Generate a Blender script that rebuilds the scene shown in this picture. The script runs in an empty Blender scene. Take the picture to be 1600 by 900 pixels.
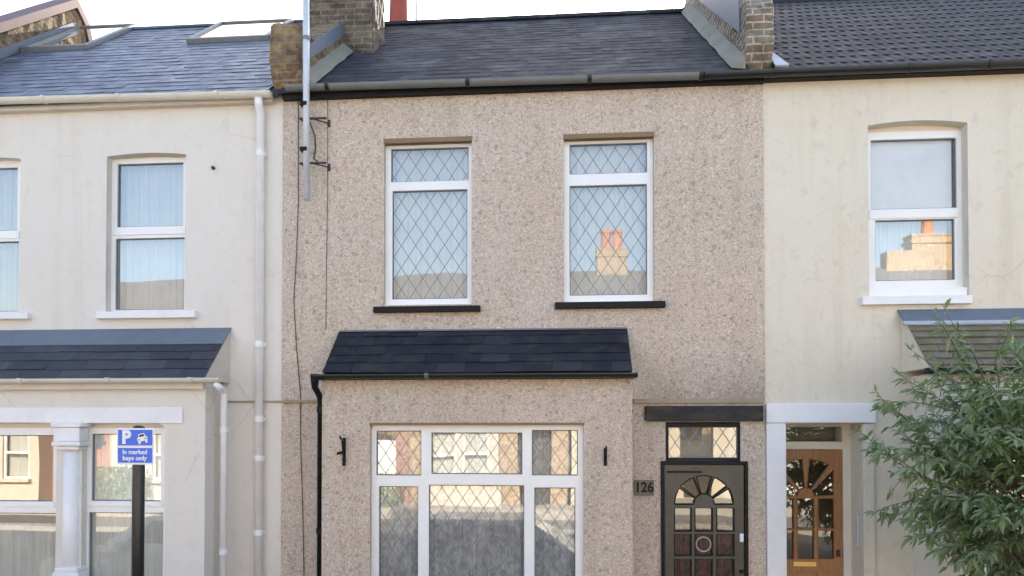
import bpy, bmesh, math, random
from mathutils import Vector, Matrix, Euler
import numpy as np

R = math.radians
scene = bpy.context.scene
COL = scene.collection
random.seed(7)

# ------------------------------------------------------------------ camera
W0, H0, F = 1600.0, 900.0, 1207.0
SX, SY = 0.01525, 0.124
CAM = Vector((0.0, -8.5, 2.45))
ROT = Euler((R(91.0), 0, R(4.8)), 'XYZ')
cd = bpy.data.cameras.new('street_camera')
cam = bpy.data.objects.new('street_camera', cd)
COL.objects.link(cam)
cam.location = CAM
cam.rotation_euler = ROT
cd.sensor_width = 36
cd.lens = 36 * F / W0
cd.shift_x, cd.shift_y = SX, SY
cd.clip_start, cd.clip_end = 0.05, 2000
scene.camera = cam

# ------------------------------------------------------------------ sky, sun, exposure
SUN_EL, SUN_AZ = 31.0, 6.0          # the sun stands behind the terrace
world = bpy.data.worlds.new('World')
scene.world = world
world.use_nodes = True
nt = world.node_tree
sky = nt.nodes.new('ShaderNodeTexSky')
sky.sky_type = 'NISHITA'
sky.sun_disc = False
sky.sun_elevation = R(SUN_EL)
sky.sun_rotation = R(SUN_AZ)
sky.air_density = 1.0
sky.dust_density = 2.8
sky.ozone_density = 0.4
bg = nt.nodes['Background']
nt.links.new(sky.outputs[0], bg.inputs[0])
bg.inputs[1].default_value = 0.15
sl = bpy.data.lights.new('sun', 'SUN')
sl.energy = 4.0
sl.angle = R(0.5)
sl.color = (1.0, 0.90, 0.76)
sun = bpy.data.objects.new('sun', sl)
COL.objects.link(sun)
sd = Vector((math.sin(R(SUN_AZ)) * math.cos(R(SUN_EL)), math.cos(R(SUN_AZ)) * math.cos(R(SUN_EL)), math.sin(R(SUN_EL))))
sun.rotation_euler = sd.to_track_quat('Z', 'Y').to_euler()
sun.location = (0, 20, 30)
vs = scene.view_settings
vs.view_transform = 'Standard'
vs.look = 'None'
vs.gamma = 1.0
vs.exposure = 1.85
scene.cycles.max_bounces = 10
scene.cycles.diffuse_bounces = 5
scene.cycles.glossy_bounces = 5
scene.cycles.transparent_max_bounces = 12
scene.cycles.caustics_reflective = False
scene.cycles.caustics_refractive = False
scene.cycles.sample_clamp_indirect = 6.0
try:
    scene.cycles.use_denoising = True
except Exception:
    pass

# ------------------------------------------------------------------ measuring: the ray of a photo point met with a plane of the street
RM = ROT.to_matrix()
def ray(px, py):
    xc = (px - W0 / 2 + SX * W0) / F
    yc = -(py - H0 / 2 - SY * W0) / F
    return RM @ Vector((xc, yc, -1.0))
def at(px, py, Y):
    d = ray(px, py)
    return CAM + d * ((Y - CAM.y) / d.y)
def rect(L, T, Rr, B, Y):
    cx, cy = (L + Rr) / 2, (T + B) / 2
    return (at(L, cy, Y).x, at(Rr, cy, Y).x, at(cx, B, Y).z, at(cx, T, Y).z)   # x0,x1,z0,z1

# ------------------------------------------------------------------ mesh helpers
class MB:
    def __init__(s):
        s.v = []; s.f = []
    def poly(s, pts):
        n = len(s.v); s.v += [tuple(p) for p in pts]; s.f.append(tuple(range(n, n + len(pts)))); return s
    def box(s, x0, x1, y0, y1, z0, z1):
        n = len(s.v)
        s.v += [(x0,y0,z0),(x1,y0,z0),(x1,y1,z0),(x0,y1,z0),(x0,y0,z1),(x1,y0,z1),(x1,y1,z1),(x0,y1,z1)]
        for q in ((0,3,2,1),(4,5,6,7),(0,1,5,4),(1,2,6,5),(2,3,7,6),(3,0,4,7)):
            s.f.append(tuple(n + i for i in q))
        return s
    def prism(s, pts, vec):
        """closed prism: polygon pts (3-D, any plane) swept by vec"""
        n = len(s.v); k = len(pts); vec = Vector(vec)
        s.v += [tuple(p) for p in pts] + [tuple(Vector(p) + vec) for p in pts]
        s.f.append(tuple(range(n + k - 1, n - 1, -1))); s.f.append(tuple(range(n + k, n + 2 * k)))
        for i in range(k):
            j = (i + 1) % k
            s.f.append((n + i, n + j, n + k + j, n + k + i))
        return s
    def tube(s, pts, r, seg=12, cap=True):
        pts = [Vector(p) for p in pts]
        rr = r if isinstance(r, (list, tuple)) else [r] * len(pts)
        n0 = len(s.v); up = None
        for i, p in enumerate(pts):
            t = (pts[min(i + 1, len(pts) - 1)] - pts[max(i - 1, 0)]).normalized()
            if up is None:
                up = Vector((0, 0, 1)) if abs(t.z) < .9 else Vector((0, 1, 0))
            u = (up - t * up.dot(t)).normalized(); w = t.cross(u); up = u
            for a in range(seg):
                an = 2 * math.pi * a / seg
                s.v.append(tuple(p + (u * math.cos(an) + w * math.sin(an)) * rr[i]))
        for i in range(len(pts) - 1):
            for a in range(seg):
                b = (a + 1) % seg
                s.f.append((n0 + i*seg + a, n0 + i*seg + b, n0 + (i+1)*seg + b, n0 + (i+1)*seg + a))
        if cap:
            s.f.append(tuple(n0 + a for a in reversed(range(seg))))
            m = n0 + (len(pts) - 1) * seg
            s.f.append(tuple(m + a for a in range(seg)))
        return s
    def build(s, name, mat, parent=None, smooth=False, bevel=0):
        me = bpy.data.meshes.new(name)
        me.from_pydata(s.v, [], s.f)
        return link(name, me, mat, parent, smooth, bevel)

def link(name, me, mat, parent=None, smooth=False, bevel=0):
    bm = bmesh.new(); bm.from_mesh(me)
    bmesh.ops.recalc_face_normals(bm, faces=bm.faces)
    uv = bm.loops.layers.uv.new('UVMap')
    for f in bm.faces:                      # box-projected UVs in metres
        n = f.normal; a = (abs(n.x), abs(n.y), abs(n.z)); k = a.index(max(a))
        for l in f.loops:
            c = l.vert.co
            l[uv].uv = (c.y, c.z) if k == 0 else ((c.x, c.z) if k == 1 else (c.x, c.y))
        f.smooth = smooth
    bm.to_mesh(me); bm.free()
    o = bpy.data.objects.new(name, me)
    COL.objects.link(o)
    me.materials.append(mat)
    if bevel:
        b = o.modifiers.new('bevel', 'BEVEL'); b.width = bevel; b.segments = 2; b.limit_method = 'ANGLE'; b.angle_limit = R(40)
    if parent: adopt(o, parent)
    return o

def weather(o, strength=.03, size=.16, levels=4, bev=.03):
    for m_ in list(o.modifiers): o.modifiers.remove(m_)
    b = o.modifiers.new('bevel', 'BEVEL'); b.width = bev; b.segments = 2; b.limit_method = 'ANGLE'; b.angle_limit = R(40)
    d = o.modifiers.new('sub', 'SUBSURF'); d.subdivision_type = 'SIMPLE'; d.levels = d.render_levels = levels
    tx = bpy.data.textures.new('rubble', 'CLOUDS'); tx.noise_scale = size; tx.noise_depth = 2
    e = o.modifiers.new('rough', 'DISPLACE'); e.texture = tx; e.strength = strength; e.texture_coords = 'GLOBAL'; e.mid_level = .5

def adopt(o, parent):
    o.parent = parent
    m = Matrix.Identity(4); q = parent
    m = Matrix.Translation(parent_world(parent))
    o.matrix_parent_inverse = m.inverted()
def parent_world(p):
    v = Vector(p.location)
    if p.parent:
        return v  # meshes carry world coordinates, so their own location is the origin
    return v

def thing(name, label, cat, loc, group=None):
    o = bpy.data.objects.new(name, None); COL.objects.link(o)
    o.location = loc; o.empty_display_size = .2
    return tag(o, label, cat, group)
def tag(o, label, cat, group=None):
    o['label'] = label; o['category'] = cat
    if group: o['group'] = group
    return o
def struct(o):
    o['kind'] = 'structure'; return o

def plate(outer, holes, y0, depth):
    """flat plate in the XZ plane, front at y0, `depth` thick towards +y, with polygon holes -> mesh"""
    bm = bmesh.new(); loops = []
    for lp in [outer] + holes:
        vs_ = [bm.verts.new((x, y0, z)) for x, z in lp]
        es = [bm.edges.new((vs_[i], vs_[(i + 1) % len(vs_)])) for i in range(len(vs_))]
        loops.append((vs_, es))
    r = bmesh.ops.triangle_fill(bm, use_beauty=True, use_dissolve=False, edges=[e for _, es in loops for e in es])
    fr = [f for f in bm.faces]
    vm = {}
    for vs_, _ in loops:
        for v in vs_:
            vm[v] = bm.verts.new((v.co.x, y0 + depth, v.co.z))
    for f in fr:
        bm.faces.new([vm[v] for v in reversed(f.verts)])
    for vs_, _ in loops:
        for i in range(len(vs_)):
            a, b = vs_[i], vs_[(i + 1) % len(vs_)]
            bm.faces.new((a, b, vm[b], vm[a]))
    me = bpy.data.meshes.new('plate'); bm.to_mesh(me); bm.free()
    return me
def rl(x0, x1, z0, z1):
    return [(x0, z0), (x1, z0), (x1, z1), (x0, z1)]
def arch(x0, x1, z0, z1, rise, n=10):
    pts = [(x0, z0), (x1, z0)]
    for i in range(n + 1):
        t = i / n
        pts.append((x1 + (x0 - x1) * t, z1 - rise + rise * (1 - (2 * t - 1) ** 2)))
    return pts

# ------------------------------------------------------------------ materials
def mat(name):
    m = bpy.data.materials.new(name); m.use_nodes = True
    n = m.node_tree.nodes; b = n['Principled BSDF']
    return m, m.node_tree, b
def N(t, kind, **kw):
    n = t.nodes.new(kind)
    for k, v in kw.items():
        if k in n.inputs: n.inputs[k].default_value = v
        else: setattr(n, k, v)
    return n
def ramp(t, stops):
    n = t.nodes.new('ShaderNodeValToRGB'); cr = n.color_ramp
    c4 = lambda c: (*c, 1) if len(c) == 3 else c
    cr.elements[0].position, cr.elements[0].color = stops[0][0], c4(stops[0][1])
    cr.elements[-1].position, cr.elements[-1].color = stops[-1][0], c4(stops[-1][1])
    for p, c in stops[1:-1]:
        cr.elements.new(p).color = c4(c)
    return n
def mix(t, fac, a, b, mode='MIX'):
    n = t.nodes.new('ShaderNodeMix'); n.data_type = 'RGBA'; n.blend_type = mode
    for sock, v in ((n.inputs[0], fac), (n.inputs[6], a), (n.inputs[7], b)):
        if hasattr(v, 'links') or hasattr(v, 'is_linked'): t.links.new(v, sock)
        elif isinstance(v, (int, float)): sock.default_value = v
        else: sock.default_value = (*v, 1)
    return n.outputs[2]
def coords(t, kind='Object'):
    return t.nodes.new('ShaderNodeTexCoord').outputs[kind]
def noise(t, co, scale, detail=4, rough=.55, dist=0, stretch=None):
    n = N(t, 'ShaderNodeTexNoise', Scale=scale, Detail=detail, Roughness=rough, Distortion=dist)
    if stretch:
        mp = N(t, 'ShaderNodeMapping'); mp.inputs['Scale'].default_value = stretch
        t.links.new(co, mp.inputs[0]); co = mp.outputs[0]
    t.links.new(co, n.inputs['Vector'])
    return n.outputs['Fac']
def bump(t, b, h, strength=.3, dist=.01):
    n = N(t, 'ShaderNodeBump', Strength=strength, Distance=dist)
    t.links.new(h, n.inputs['Height']); t.links.new(n.outputs[0], b.inputs['Normal'])
def stain(t, co, c, lo, hi, amount, tint, scale, stretch=None):
    f = noise(t, co, scale, 6, .6, .3, stretch)
    r = ramp(t, [(lo, (0,0,0)), (hi, (amount,)*3)])
    t.links.new(f, r.inputs[0])
    return mix(t, r.outputs[0], c, tint, 'MULTIPLY')

def pebbledash():
    m, t, b = mat('pebbledash'); co = coords(t)
    v = N(t, 'ShaderNodeTexVoronoi', Scale=76.0); t.links.new(co, v.inputs['Vector'])
    sep = N(t, 'ShaderNodeSeparateColor'); t.links.new(v.outputs['Color'], sep.inputs[0])
    r = ramp(t, [(0, (.32,.26,.215)), (.07, (.45,.37,.305)), (.2, (.53,.44,.365)), (.55, (.565,.468,.39)), (.88, (.605,.52,.44)), (1, (.72,.65,.57))])
    t.links.new(sep.outputs[0], r.inputs[0])
    v2 = N(t, 'ShaderNodeTexVoronoi', Scale=30.0); t.links.new(co, v2.inputs['Vector'])
    sep2 = N(t, 'ShaderNodeSeparateColor'); t.links.new(v2.outputs['Color'], sep2.inputs[0])
    r2 = ramp(t, [(0, (.76,.73,.71)), (.10, (.95,.94,.93)), (.6, (1,1,1)), (1, (1.05,1.04,1.03))])
    t.links.new(sep2.outputs[1], r2.inputs[0])
    c = mix(t, 1.0, r.outputs[0], r2.outputs[0], 'MULTIPLY')
    c = stain(t, co, c, .45, .75, .55, (.86,.85,.80), 1.1)
    c = stain(t, co, c, .55, .8, .6, (.80,.76,.72), 2.2, (3.2, 1, .35))
    c = stain(t, co, c, .4, .65, .6, (1.0,.955,.89), .7)
    c = stain(t, co, c, .56, .78, .8, (.74,.71,.68), 1.0, (4.5, 1, .22))
    sx = N(t, 'ShaderNodeSeparateXYZ'); t.links.new(co, sx.inputs[0])
    zt_, zb_, xl_ = STAIN
    m1 = N(t, 'ShaderNodeMapRange'); t.links.new(sx.outputs[2], m1.inputs[0]); m1.inputs[1].default_value = zt_; m1.inputs[2].default_value = zb_
    m2 = N(t, 'ShaderNodeMapRange'); t.links.new(sx.outputs[2], m2.inputs[0]); m2.inputs[1].default_value = zb_ - .03; m2.inputs[2].default_value = zb_
    m3 = N(t, 'ShaderNodeMapRange'); t.links.new(sx.outputs[0], m3.inputs[0]); m3.inputs[1].default_value = xl_ - .05; m3.inputs[2].default_value = xl_ + .15
    p1 = N(t, 'ShaderNodeMath', operation='MULTIPLY'); t.links.new(m1.outputs[0], p1.inputs[0]); t.links.new(m2.outputs[0], p1.inputs[1])
    p2 = N(t, 'ShaderNodeMath', operation='MULTIPLY'); t.links.new(p1.outputs[0], p2.inputs[0]); t.links.new(m3.outputs[0], p2.inputs[1])
    p3 = N(t, 'ShaderNodeMath', operation='MULTIPLY'); t.links.new(p2.outputs[0], p3.inputs[0]); t.links.new(noise(t, co, 3, 5, .65), p3.inputs[1])
    c = mix(t, p3.outputs[0], c, (.50,.49,.48), 'MULTIPLY')
    t.links.new(c, b.inputs['Base Color'])
    b.inputs['Roughness'].default_value = .9
    bump(t, b, v.outputs['Distance'], .4, .009)
    return m
def render_coat(name, col, warm, dirt, rough=.85, bscale=60, bstr=.2, blot=.5):
    m, t, b = mat(name); co = coords(t)
    c = stain(t, co, col, .42, .75, blot, warm, .9)
    c = stain(t, co, c, .52, .8, .6, dirt, 1.6, (2.6, 1, .3))
    c = stain(t, co, c, .55, .7, blot * .7, dirt, 9)
    c = stain(t, co, c, .3, .7, .6, (.955,.95,.945), 28)
    c = stain(t, co, c, .58, .78, .55, (.82,.80,.77), .8, (5, 1, .16))
    nc = N(t, 'ShaderNodeTexNoise', Scale=2.2, Detail=4.0); t.links.new(co, nc.inputs['Vector'])
    av = N(t, 'ShaderNodeMix'); av.data_type = 'VECTOR'; av.inputs[0].default_value = .18; t.links.new(co, av.inputs[4]); t.links.new(nc.outputs['Color'], av.inputs[5])
    vc = N(t, 'ShaderNodeTexVoronoi', Scale=.62); vc.feature = 'DISTANCE_TO_EDGE'; t.links.new(av.outputs[1], vc.inputs['Vector'])
    cr = ramp(t, [(0, (.5,.5,.5)), (.005, (0,0,0))]); t.links.new(vc.outputs['Distance'], cr.inputs[0])
    ms = ramp(t, [(.5, (0,0,0)), (.6, (1,1,1))]); t.links.new(noise(t, co, .9, 3), ms.inputs[0])
    c = mix(t, mix(t, 1.0, cr.outputs[0], ms.outputs[0], 'MULTIPLY'), c, (.66,.62,.56), 'MULTIPLY')
    t.links.new(c, b.inputs['Base Color'])
    b.inputs['Roughness'].default_value = rough
    bump(t, b, noise(t, co, bscale, 5, .6), bstr, .012)
    return m
def paint(name, col, rough=.4, var=.12, dirt=(.8,.78,.74), spec=.5):
    m, t, b = mat(name); co = coords(t)
    c = stain(t, co, col, .45, .75, min(1, var * 4), dirt, 5)
    t.links.new(c, b.inputs['Base Color'])
    b.inputs['Roughness'].default_value = rough
    b.inputs['Specular IOR Level'].default_value = spec
    bump(t, b, noise(t, co, 90, 3), .06, .004)
    return m
def slate(name, cols, rough, spec=.5, moss=None, mossamt=.6, mscale=2.0):
    m, t, b = mat(name); co = coords(t)
    g = t.nodes.new('ShaderNodeNewGeometry')
    r = ramp(t, [(i / (len(cols) - 1), c) for i, c in enumerate(cols)])
    t.links.new(g.outputs['Random Per Island'], r.inputs[0])
    c = stain(t, co, r.outputs[0], .4, .7, .6, (.72,.72,.74), 7)
    if moss:
        f = noise(t, co, mscale, 7, .62, .4)
        rr = ramp(t, [(.44 if mossamt > .9 else .5, (0,0,0)), (.62 if mossamt > .9 else .68, (mossamt,)*3)]); t.links.new(f, rr.inputs[0])
        c = mix(t, rr.outputs[0], c, moss)
    t.links.new(c, b.inputs['Base Color'])
    rn = ramp(t, [(.3, (rough - .1,)*3), (.7, (rough + .12,)*3)])
    t.links.new(noise(t, co, 6, 4), rn.inputs[0]); t.links.new(rn.outputs[0], b.inputs['Roughness'])
    b.inputs['Specular IOR Level'].default_value = spec
    bump(t, b, noise(t, co, 40, 5), .25, .006)
    return m
def brick(name, c1, c2, mortar, dirt=.5, dirtc=(.4,.37,.35)):
    m, t, b = mat(name); uv = coords(t, 'UV'); co = coords(t)
    nd = noise(t, co, 14, 3)
    wob = N(t, 'ShaderNodeMix'); wob.data_type = 'VECTOR'; wob.inputs[0].default_value = .012
    nc = N(t, 'ShaderNodeTexNoise', Scale=9.0); t.links.new(co, nc.inputs['Vector'])
    t.links.new(uv, wob.inputs[4]); t.links.new(nc.outputs['Color'], wob.inputs[5])
    br = N(t, 'ShaderNodeTexBrick', Scale=1.0)
    br.inputs['Brick Width'].default_value = .225; br.inputs['Row Height'].default_value = .078
    br.inputs['Mortar Size'].default_value = .011; br.inputs['Mortar Smooth'].default_value = .35
    br.inputs['Color1'].default_value = (*c1, 1); br.inputs['Color2'].default_value = (*c2, 1); br.inputs['Mortar'].default_value = (*mortar, 1)
    br.inputs['Bias'].default_value = -.1
    t.links.new(wob.outputs[1], br.inputs['Vector'])
    c = stain(t, co, br.outputs['Color'], .42, .68, dirt, dirtc, 5)
    c = stain(t, co, c, .45, .62, .7, (.62,.58,.55), 16)
    t.links.new(c, b.inputs['Base Color'])
    b.inputs['Roughness'].default_value = .92
    inv = N(t, 'ShaderNodeMath', operation='SUBTRACT'); inv.inputs[0].default_value = 1.0; t.links.new(br.outputs['Fac'], inv.inputs[1])
    ad = N(t, 'ShaderNodeMath', operation='ADD'); t.links.new(inv.outputs[0], ad.inputs[0]); t.links.new(nd, ad.inputs[1])
    bump(t, b, ad.outputs[0], .7, .012)
    return m
def glass(name, refl=.25, tint=(.97,.985,.98), wob=.0022, rough=0.0):
    m = bpy.data.materials.new(name); m.use_nodes = True; t = m.node_tree
    t.nodes.remove(t.nodes['Principled BSDF']); out = t.nodes['Material Output']
    tr = N(t, 'ShaderNodeBsdfTransparent'); tr.inputs[0].default_value = (*tint, 1)
    gl = N(t, 'ShaderNodeBsdfGlossy'); gl.inputs['Roughness'].default_value = rough; gl.inputs[0].default_value = (.95,.92,.88,1)
    lw = N(t, 'ShaderNodeLayerWeight', Blend=.35)
    mr = N(t, 'ShaderNodeMapRange'); t.links.new(lw.outputs['Fresnel'], mr.inputs[0])
    mr.inputs[3].default_value = refl - .03; mr.inputs[4].default_value = min(1, refl + .5)
    mx = N(t, 'ShaderNodeMixShader')
    t.links.new(mr.outputs[0], mx.inputs[0]); t.links.new(tr.outputs[0], mx.inputs[1]); t.links.new(gl.outputs[0], mx.inputs[2])
    co = coords(t); bp = N(t, 'ShaderNodeBump', Strength=1.0, Distance=wob)
    t.links.new(noise(t, co, 1.3, 0), bp.inputs['Height']); t.links.new(bp.outputs[0], gl.inputs['Normal'])
    t.links.new(mx.outputs[0], out.inputs[0])
    return m
def cloth(name, col, lace=0, see=0.0, scale=30):
    m, t, b = mat(name); co = coords(t)
    c = stain(t, co, col, .45, .7, .5, (.82,.82,.84), 3)
    if lace:
        f = noise(t, co, scale, 3, .6, 1.2, (1, .5, .85))
        rr = ramp(t, [(.42, (0,0,0)), (.6, (lace,)*3)]); t.links.new(f, rr.inputs[0])
        c = mix(t, rr.outputs[0], c, tuple(x * .35 for x in col))
    t.links.new(c, b.inputs['Base Color']); b.inputs['Roughness'].default_value = .95
    if see: b.inputs['Alpha'].default_value = 1 - see
    return m
def plain(name, col, rough=.7, metal=0, spec=.5):
    m, t, b = mat(name); co = coords(t)
    c = stain(t, co, col, .4, .75, .6, (.78,.77,.75), 8)
    t.links.new(c, b.inputs['Base Color'])
    b.inputs['Roughness'].default_value = rough; b.inputs['Metallic'].default_value = metal
    b.inputs['Specular IOR Level'].default_value = spec
    return m
def wood(name, c1, c2):
    m, t, b = mat(name); co = coords(t)
    f = noise(t, co, 6, 6, .6, .8, (9, 9, .7))
    r = ramp(t, [(.3, c1), (.7, c2)]); t.links.new(f, r.inputs[0]); t.links.new(r.outputs[0], b.inputs['Base Color'])
    b.inputs['Roughness'].default_value = .42
    bump(t, b, f, .1, .004)
    return m
def leafmat():
    m, t, b = mat('leaf'); g = t.nodes.new('ShaderNodeNewGeometry')
    r = ramp(t, [(0, (.05,.095,.03)), (.3, (.13,.235,.065)), (.65, (.24,.355,.12)), (.88, (.40,.49,.24)), (1, (.52,.48,.17))])
    t.links.new(g.outputs['Random Per Island'], r.inputs[0])
    c = mix(t, g.outputs['Backfacing'], r.outputs[0], (.22,.29,.14))
    t.links.new(c, b.inputs['Base Color']); b.inputs['Roughness'].default_value = .27; b.inputs['Specular IOR Level'].default_value = .9
    out = t.nodes['Material Output']
    tl = N(t, 'ShaderNodeBsdfTranslucent'); tl.inputs[0].default_value = (.22,.32,.09,1)
    mx = N(t, 'ShaderNodeMixShader'); mx.inputs[0].default_value = .38
    t.links.new(b.outputs[0], mx.inputs[1]); t.links.new(tl.outputs[0], mx.inputs[2]); t.links.new(mx.outputs[0], out.inputs[0])
    return m

M = {}
STAIN = (at(1100, 545, 0).z, at(1100, 624, 0).z, at(1003, 600, 0).x)     # a damp stain over the door: top, bottom, left end
M['pebble'] = pebbledash()
M['cream'] = render_coat('cream_render', (.735,.688,.62), (.96,.94,.89), (.86,.84,.81), bscale=30, bstr=.16, blot=.55)
M['roughcast'] = render_coat('roughcast_render', (.73,.665,.555), (.95,.93,.87), (.80,.79,.74), bscale=34, bstr=.45, blot=.7)
M['white_trim'] = paint('white_masonry_paint', (.82,.81,.81), .6, .1)
M['cream_trim'] = paint('cream_masonry_paint', (.64,.58,.50), .7, .15)
M['string_tan'] = paint('weathered_string_course', (.36,.29,.21), .8, .25)
M['upvc'] = paint('white_plastic_frame', (.84,.83,.81), .3, .06, (.88,.87,.84))
M['upvc_cream'] = paint('cream_window_head', (.74,.68,.58), .5, .08)
M['gasket'] = plain('rubber_gasket', (.16,.165,.175), .6)
M['lead_came'] = plain('lead_came', (.23,.25,.28), .5)
M['soffit'] = plain('shaded_soffit_brown', (.24,.16,.09), .8)  # brown of a soffit in shade, painted onto the head strips
M['black'] = paint('black_gloss_paint', (.008,.008,.009), .5, .2, spec=.2)
M['black_gutter'] = paint('black_plastic_gutter', (.014,.015,.017), .3, .2)
M['grey_gutter'] = paint('weathered_grey_gutter', (.16,.165,.16), .5, .3)
M['cream_gutter'] = paint('cream_gutter', (.66,.63,.55), .45, .15)
M['pipe_white'] = paint('white_pipe', (.84,.83,.83), .4, .1)
M['slate_old'] = slate('old_slate', [(.040,.042,.050), (.050,.052,.062), (.040,.042,.050), (.072,.076,.086)], .8, .07, (.115,.118,.118), .75, 1.7)
M['slate_new'] = slate('blue_slate', [(.065,.08,.115), (.105,.125,.165), (.08,.098,.138), (.16,.185,.23)], .46, .45)
M['slate_bay'] = slate('bay_slate', [(.018,.019,.026), (.030,.032,.042), (.022,.024,.032), (.042,.044,.053)], .68, .2, (.05,.05,.042), .7, 5)
M['slate_bayl'] = slate('smooth_bay_slate', [(.035,.038,.052), (.055,.06,.078), (.042,.046,.062), (.075,.08,.098)], .5, .35)
M['tile_dark'] = slate('dark_concrete_tile', [(.034,.036,.040), (.046,.047,.052)], .75, .2, (.06,.06,.055), .4, 3)
M['tile_moss'] = slate('mossy_tile', [(.19,.155,.12), (.25,.205,.155), (.14,.125,.105)], .8, .3, (.17,.17,.075), .95, 7)
M['brick_y'] = brick('yellow_stock_brick', (.33,.22,.105), (.20,.13,.07), (.27,.24,.19), .95)
M['brick_d'] = brick('sooty_stock_brick', (.21,.155,.10), (.11,.085,.065), (.25,.23,.20), .95)
M['brick_pale'] = brick('pale_jointed_brick', (.22,.16,.11), (.30,.25,.17), (.50,.46,.40), .7)
M['brick_sun'] = brick('pale_stock_brick', (.52,.40,.23), (.44,.32,.18), (.5,.46,.4), .25)
M['brick_red'] = brick('red_stock_brick', (.42,.20,.12), (.36,.16,.10), (.4,.36,.32), .3)
M['lead'] = plain('lead_flashing', (.155,.185,.225), .65, .0, .35)
M['lead_pale'] = plain('pale_lead_flashing', (.42,.47,.55), .5)
M['mortar'] = render_coat('mortar_fillet', (.24,.225,.18), (.85,.88,.78), (.6,.6,.55), bscale=30, bstr=.5, blot=.9)
M['coping'] = plain('plum_coping_tile', (.17,.105,.11), .75)
M['clay'] = plain('red_clay', (.36,.075,.05), .7)
M['clay_dark'] = plain('dark_clay', (.06,.05,.06), .7)
M['galv'] = plain('galvanised_steel', (.60,.62,.66), .5, .1)
M['rust'] = plain('rusty_iron', (.07,.04,.03), .8)
M['cable'] = plain('black_cable', (.07,.06,.055), .7)
M['door_dark'] = paint('olive_black_door_paint', (.062,.057,.042), .4, .35, dirt=(.6,.58,.55))
M['oak'] = wood('oak_stain', (.26,.115,.04), (.44,.215,.085))
M['brass'] = plain('brass', (.65,.42,.14), .35, .8)
M['glass'] = glass('window_glass', .26)
M['glass_hi'] = glass('bright_window_glass', .20)
M['glass_blind'] = glass('blind_window_glass', .12)
M['glass_dark'] = glass('door_glass', .20, (.6,.55,.5), .006, .02)
M['glass_sky'] = glass('roof_window_glass', .75, (.5,.5,.55), .002)
M['net'] = cloth('net_curtain', (.50,.50,.48))
M['net_pale'] = cloth('pale_net_curtain', (.66,.66,.63))
M['net_grey'] = cloth('grey_net_curtain', (.86,.88,.84))
M['lace'] = cloth('lace_curtain', (.88,.88,.88), .6, .0, 13)
M['blind'] = cloth('white_blind', (.86,.84,.84))
M['redcloth'] = cloth('dark_red_curtain', (.42,.13,.09), .8, 0, 12)
M['room'] = plain('dark_room', (.40,.38,.35), .9)
M['sign_blue'] = paint('blue_sign_face', (.025,.13,.68), .35, .03)
M['sign_white'] = paint('white_sign_face', (.8,.82,.86), .4, .03)
M['pole_black'] = paint('black_pole_paint', (.010,.010,.012), .35, .15)
m, t, b = mat('weathered_black_timber'); co = coords(t)
rr = ramp(t, [(.38, (.009,.009,.010)), (.58, (.035,.028,.023)), (.75, (.085,.066,.05))]); t.links.new(noise(t, co, 3.5, 7, .65, .6, (1, 1, 3)), rr.inputs[0]); t.links.new(rr.outputs[0], b.inputs['Base Color'])
b.inputs['Roughness'].default_value = .7; bump(t, b, noise(t, co, 30, 5, .6, 0, (.2, 1, 1)), .4, .006)
M['lintel'] = m
M['roundel'] = plain('pinkish_glass_rim', (.42,.30,.30), .3)
M['plaque'] = wood('plaque_wood', (.10,.075,.055), (.16,.125,.10))
M['leaf'] = leafmat()
M['bark'] = plain('green_bark', (.11,.10,.055), .85)
M['asphalt'] = render_coat('asphalt', (.05,.05,.052), (.8,.8,.8), (.7,.7,.7), .9, 80, .4)
M['paving'] = brick('paving', (.30,.29,.27), (.26,.25,.235), (.16,.155,.15), .3)
M['pale_paving'] = plain('pale_paving', (.42,.40,.36), .85)
M['kerb'] = plain('kerb_stone', (.33,.32,.30), .85)
M['earth'] = plain('garden_earth', (.12,.10,.08), .95)

# ------------------------------------------------------------------ generic builders
def grid_slates(name, x0, x1, y0, z0, y1, z1, sw, exp, material, parent=None, th=.006, jit=.004, cut0=None, cut1=None, wob=.006):
    """courses of separate overlapping slates on the slope from eave (y0,z0) to (y1,z1)"""
    mb = MB(); L = math.hypot(y1 - y0, z1 - z0); d = Vector((0, (y1 - y0) / L, (z1 - z0) / L)); n = Vector((0, -d.z, d.y))
    rows = int(math.ceil(L / exp)); rnd = random.Random(hash((round(x0, 2), rows)) & 999)
    o = Vector((0, y0, z0))
    for r in range(rows):
        s0 = r * exp; s1 = min(s0 + exp * 1.12, L + .02)
        x = x0 - (sw / 2 if r % 2 else 0)
        rowj = rnd.uniform(-jit, jit)
        while x < x1 - .005:
            a, b = max(x, x0) + .0015, min(x + sw, x1) - .0015
            if b - a > .02:
                j = rnd.uniform(-jit, jit) + rowj; lift = th * 2 + rnd.uniform(0, wob); tw = rnd.uniform(-.002, .002)
                p = [o + d * (s0 + j) + n * (lift + tw), o + d * (s0 + j) + n * (lift - tw), o + d * s1 + n * .001, o + d * s1 + n * .001]
                q = [Vector((a, p[0].y, p[0].z)), Vector((b, p[1].y, p[1].z)), Vector((b, p[2].y, p[2].z)), Vector((a, p[3].y, p[3].z))]
                lo = [q[0] - n * (th + .004), q[1] - n * (th + .004)]
                k = len(mb.v); mb.v += [tuple(v) for v in q + lo]
                mb.f += [(k, k+1, k+2, k+3), (k+4, k+5, k+1, k)]
                mb.f += [(k, k+3, k+4), (k+1, k+5, k+2)]
            x += sw
    return mb.build(name, material, parent)

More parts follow.
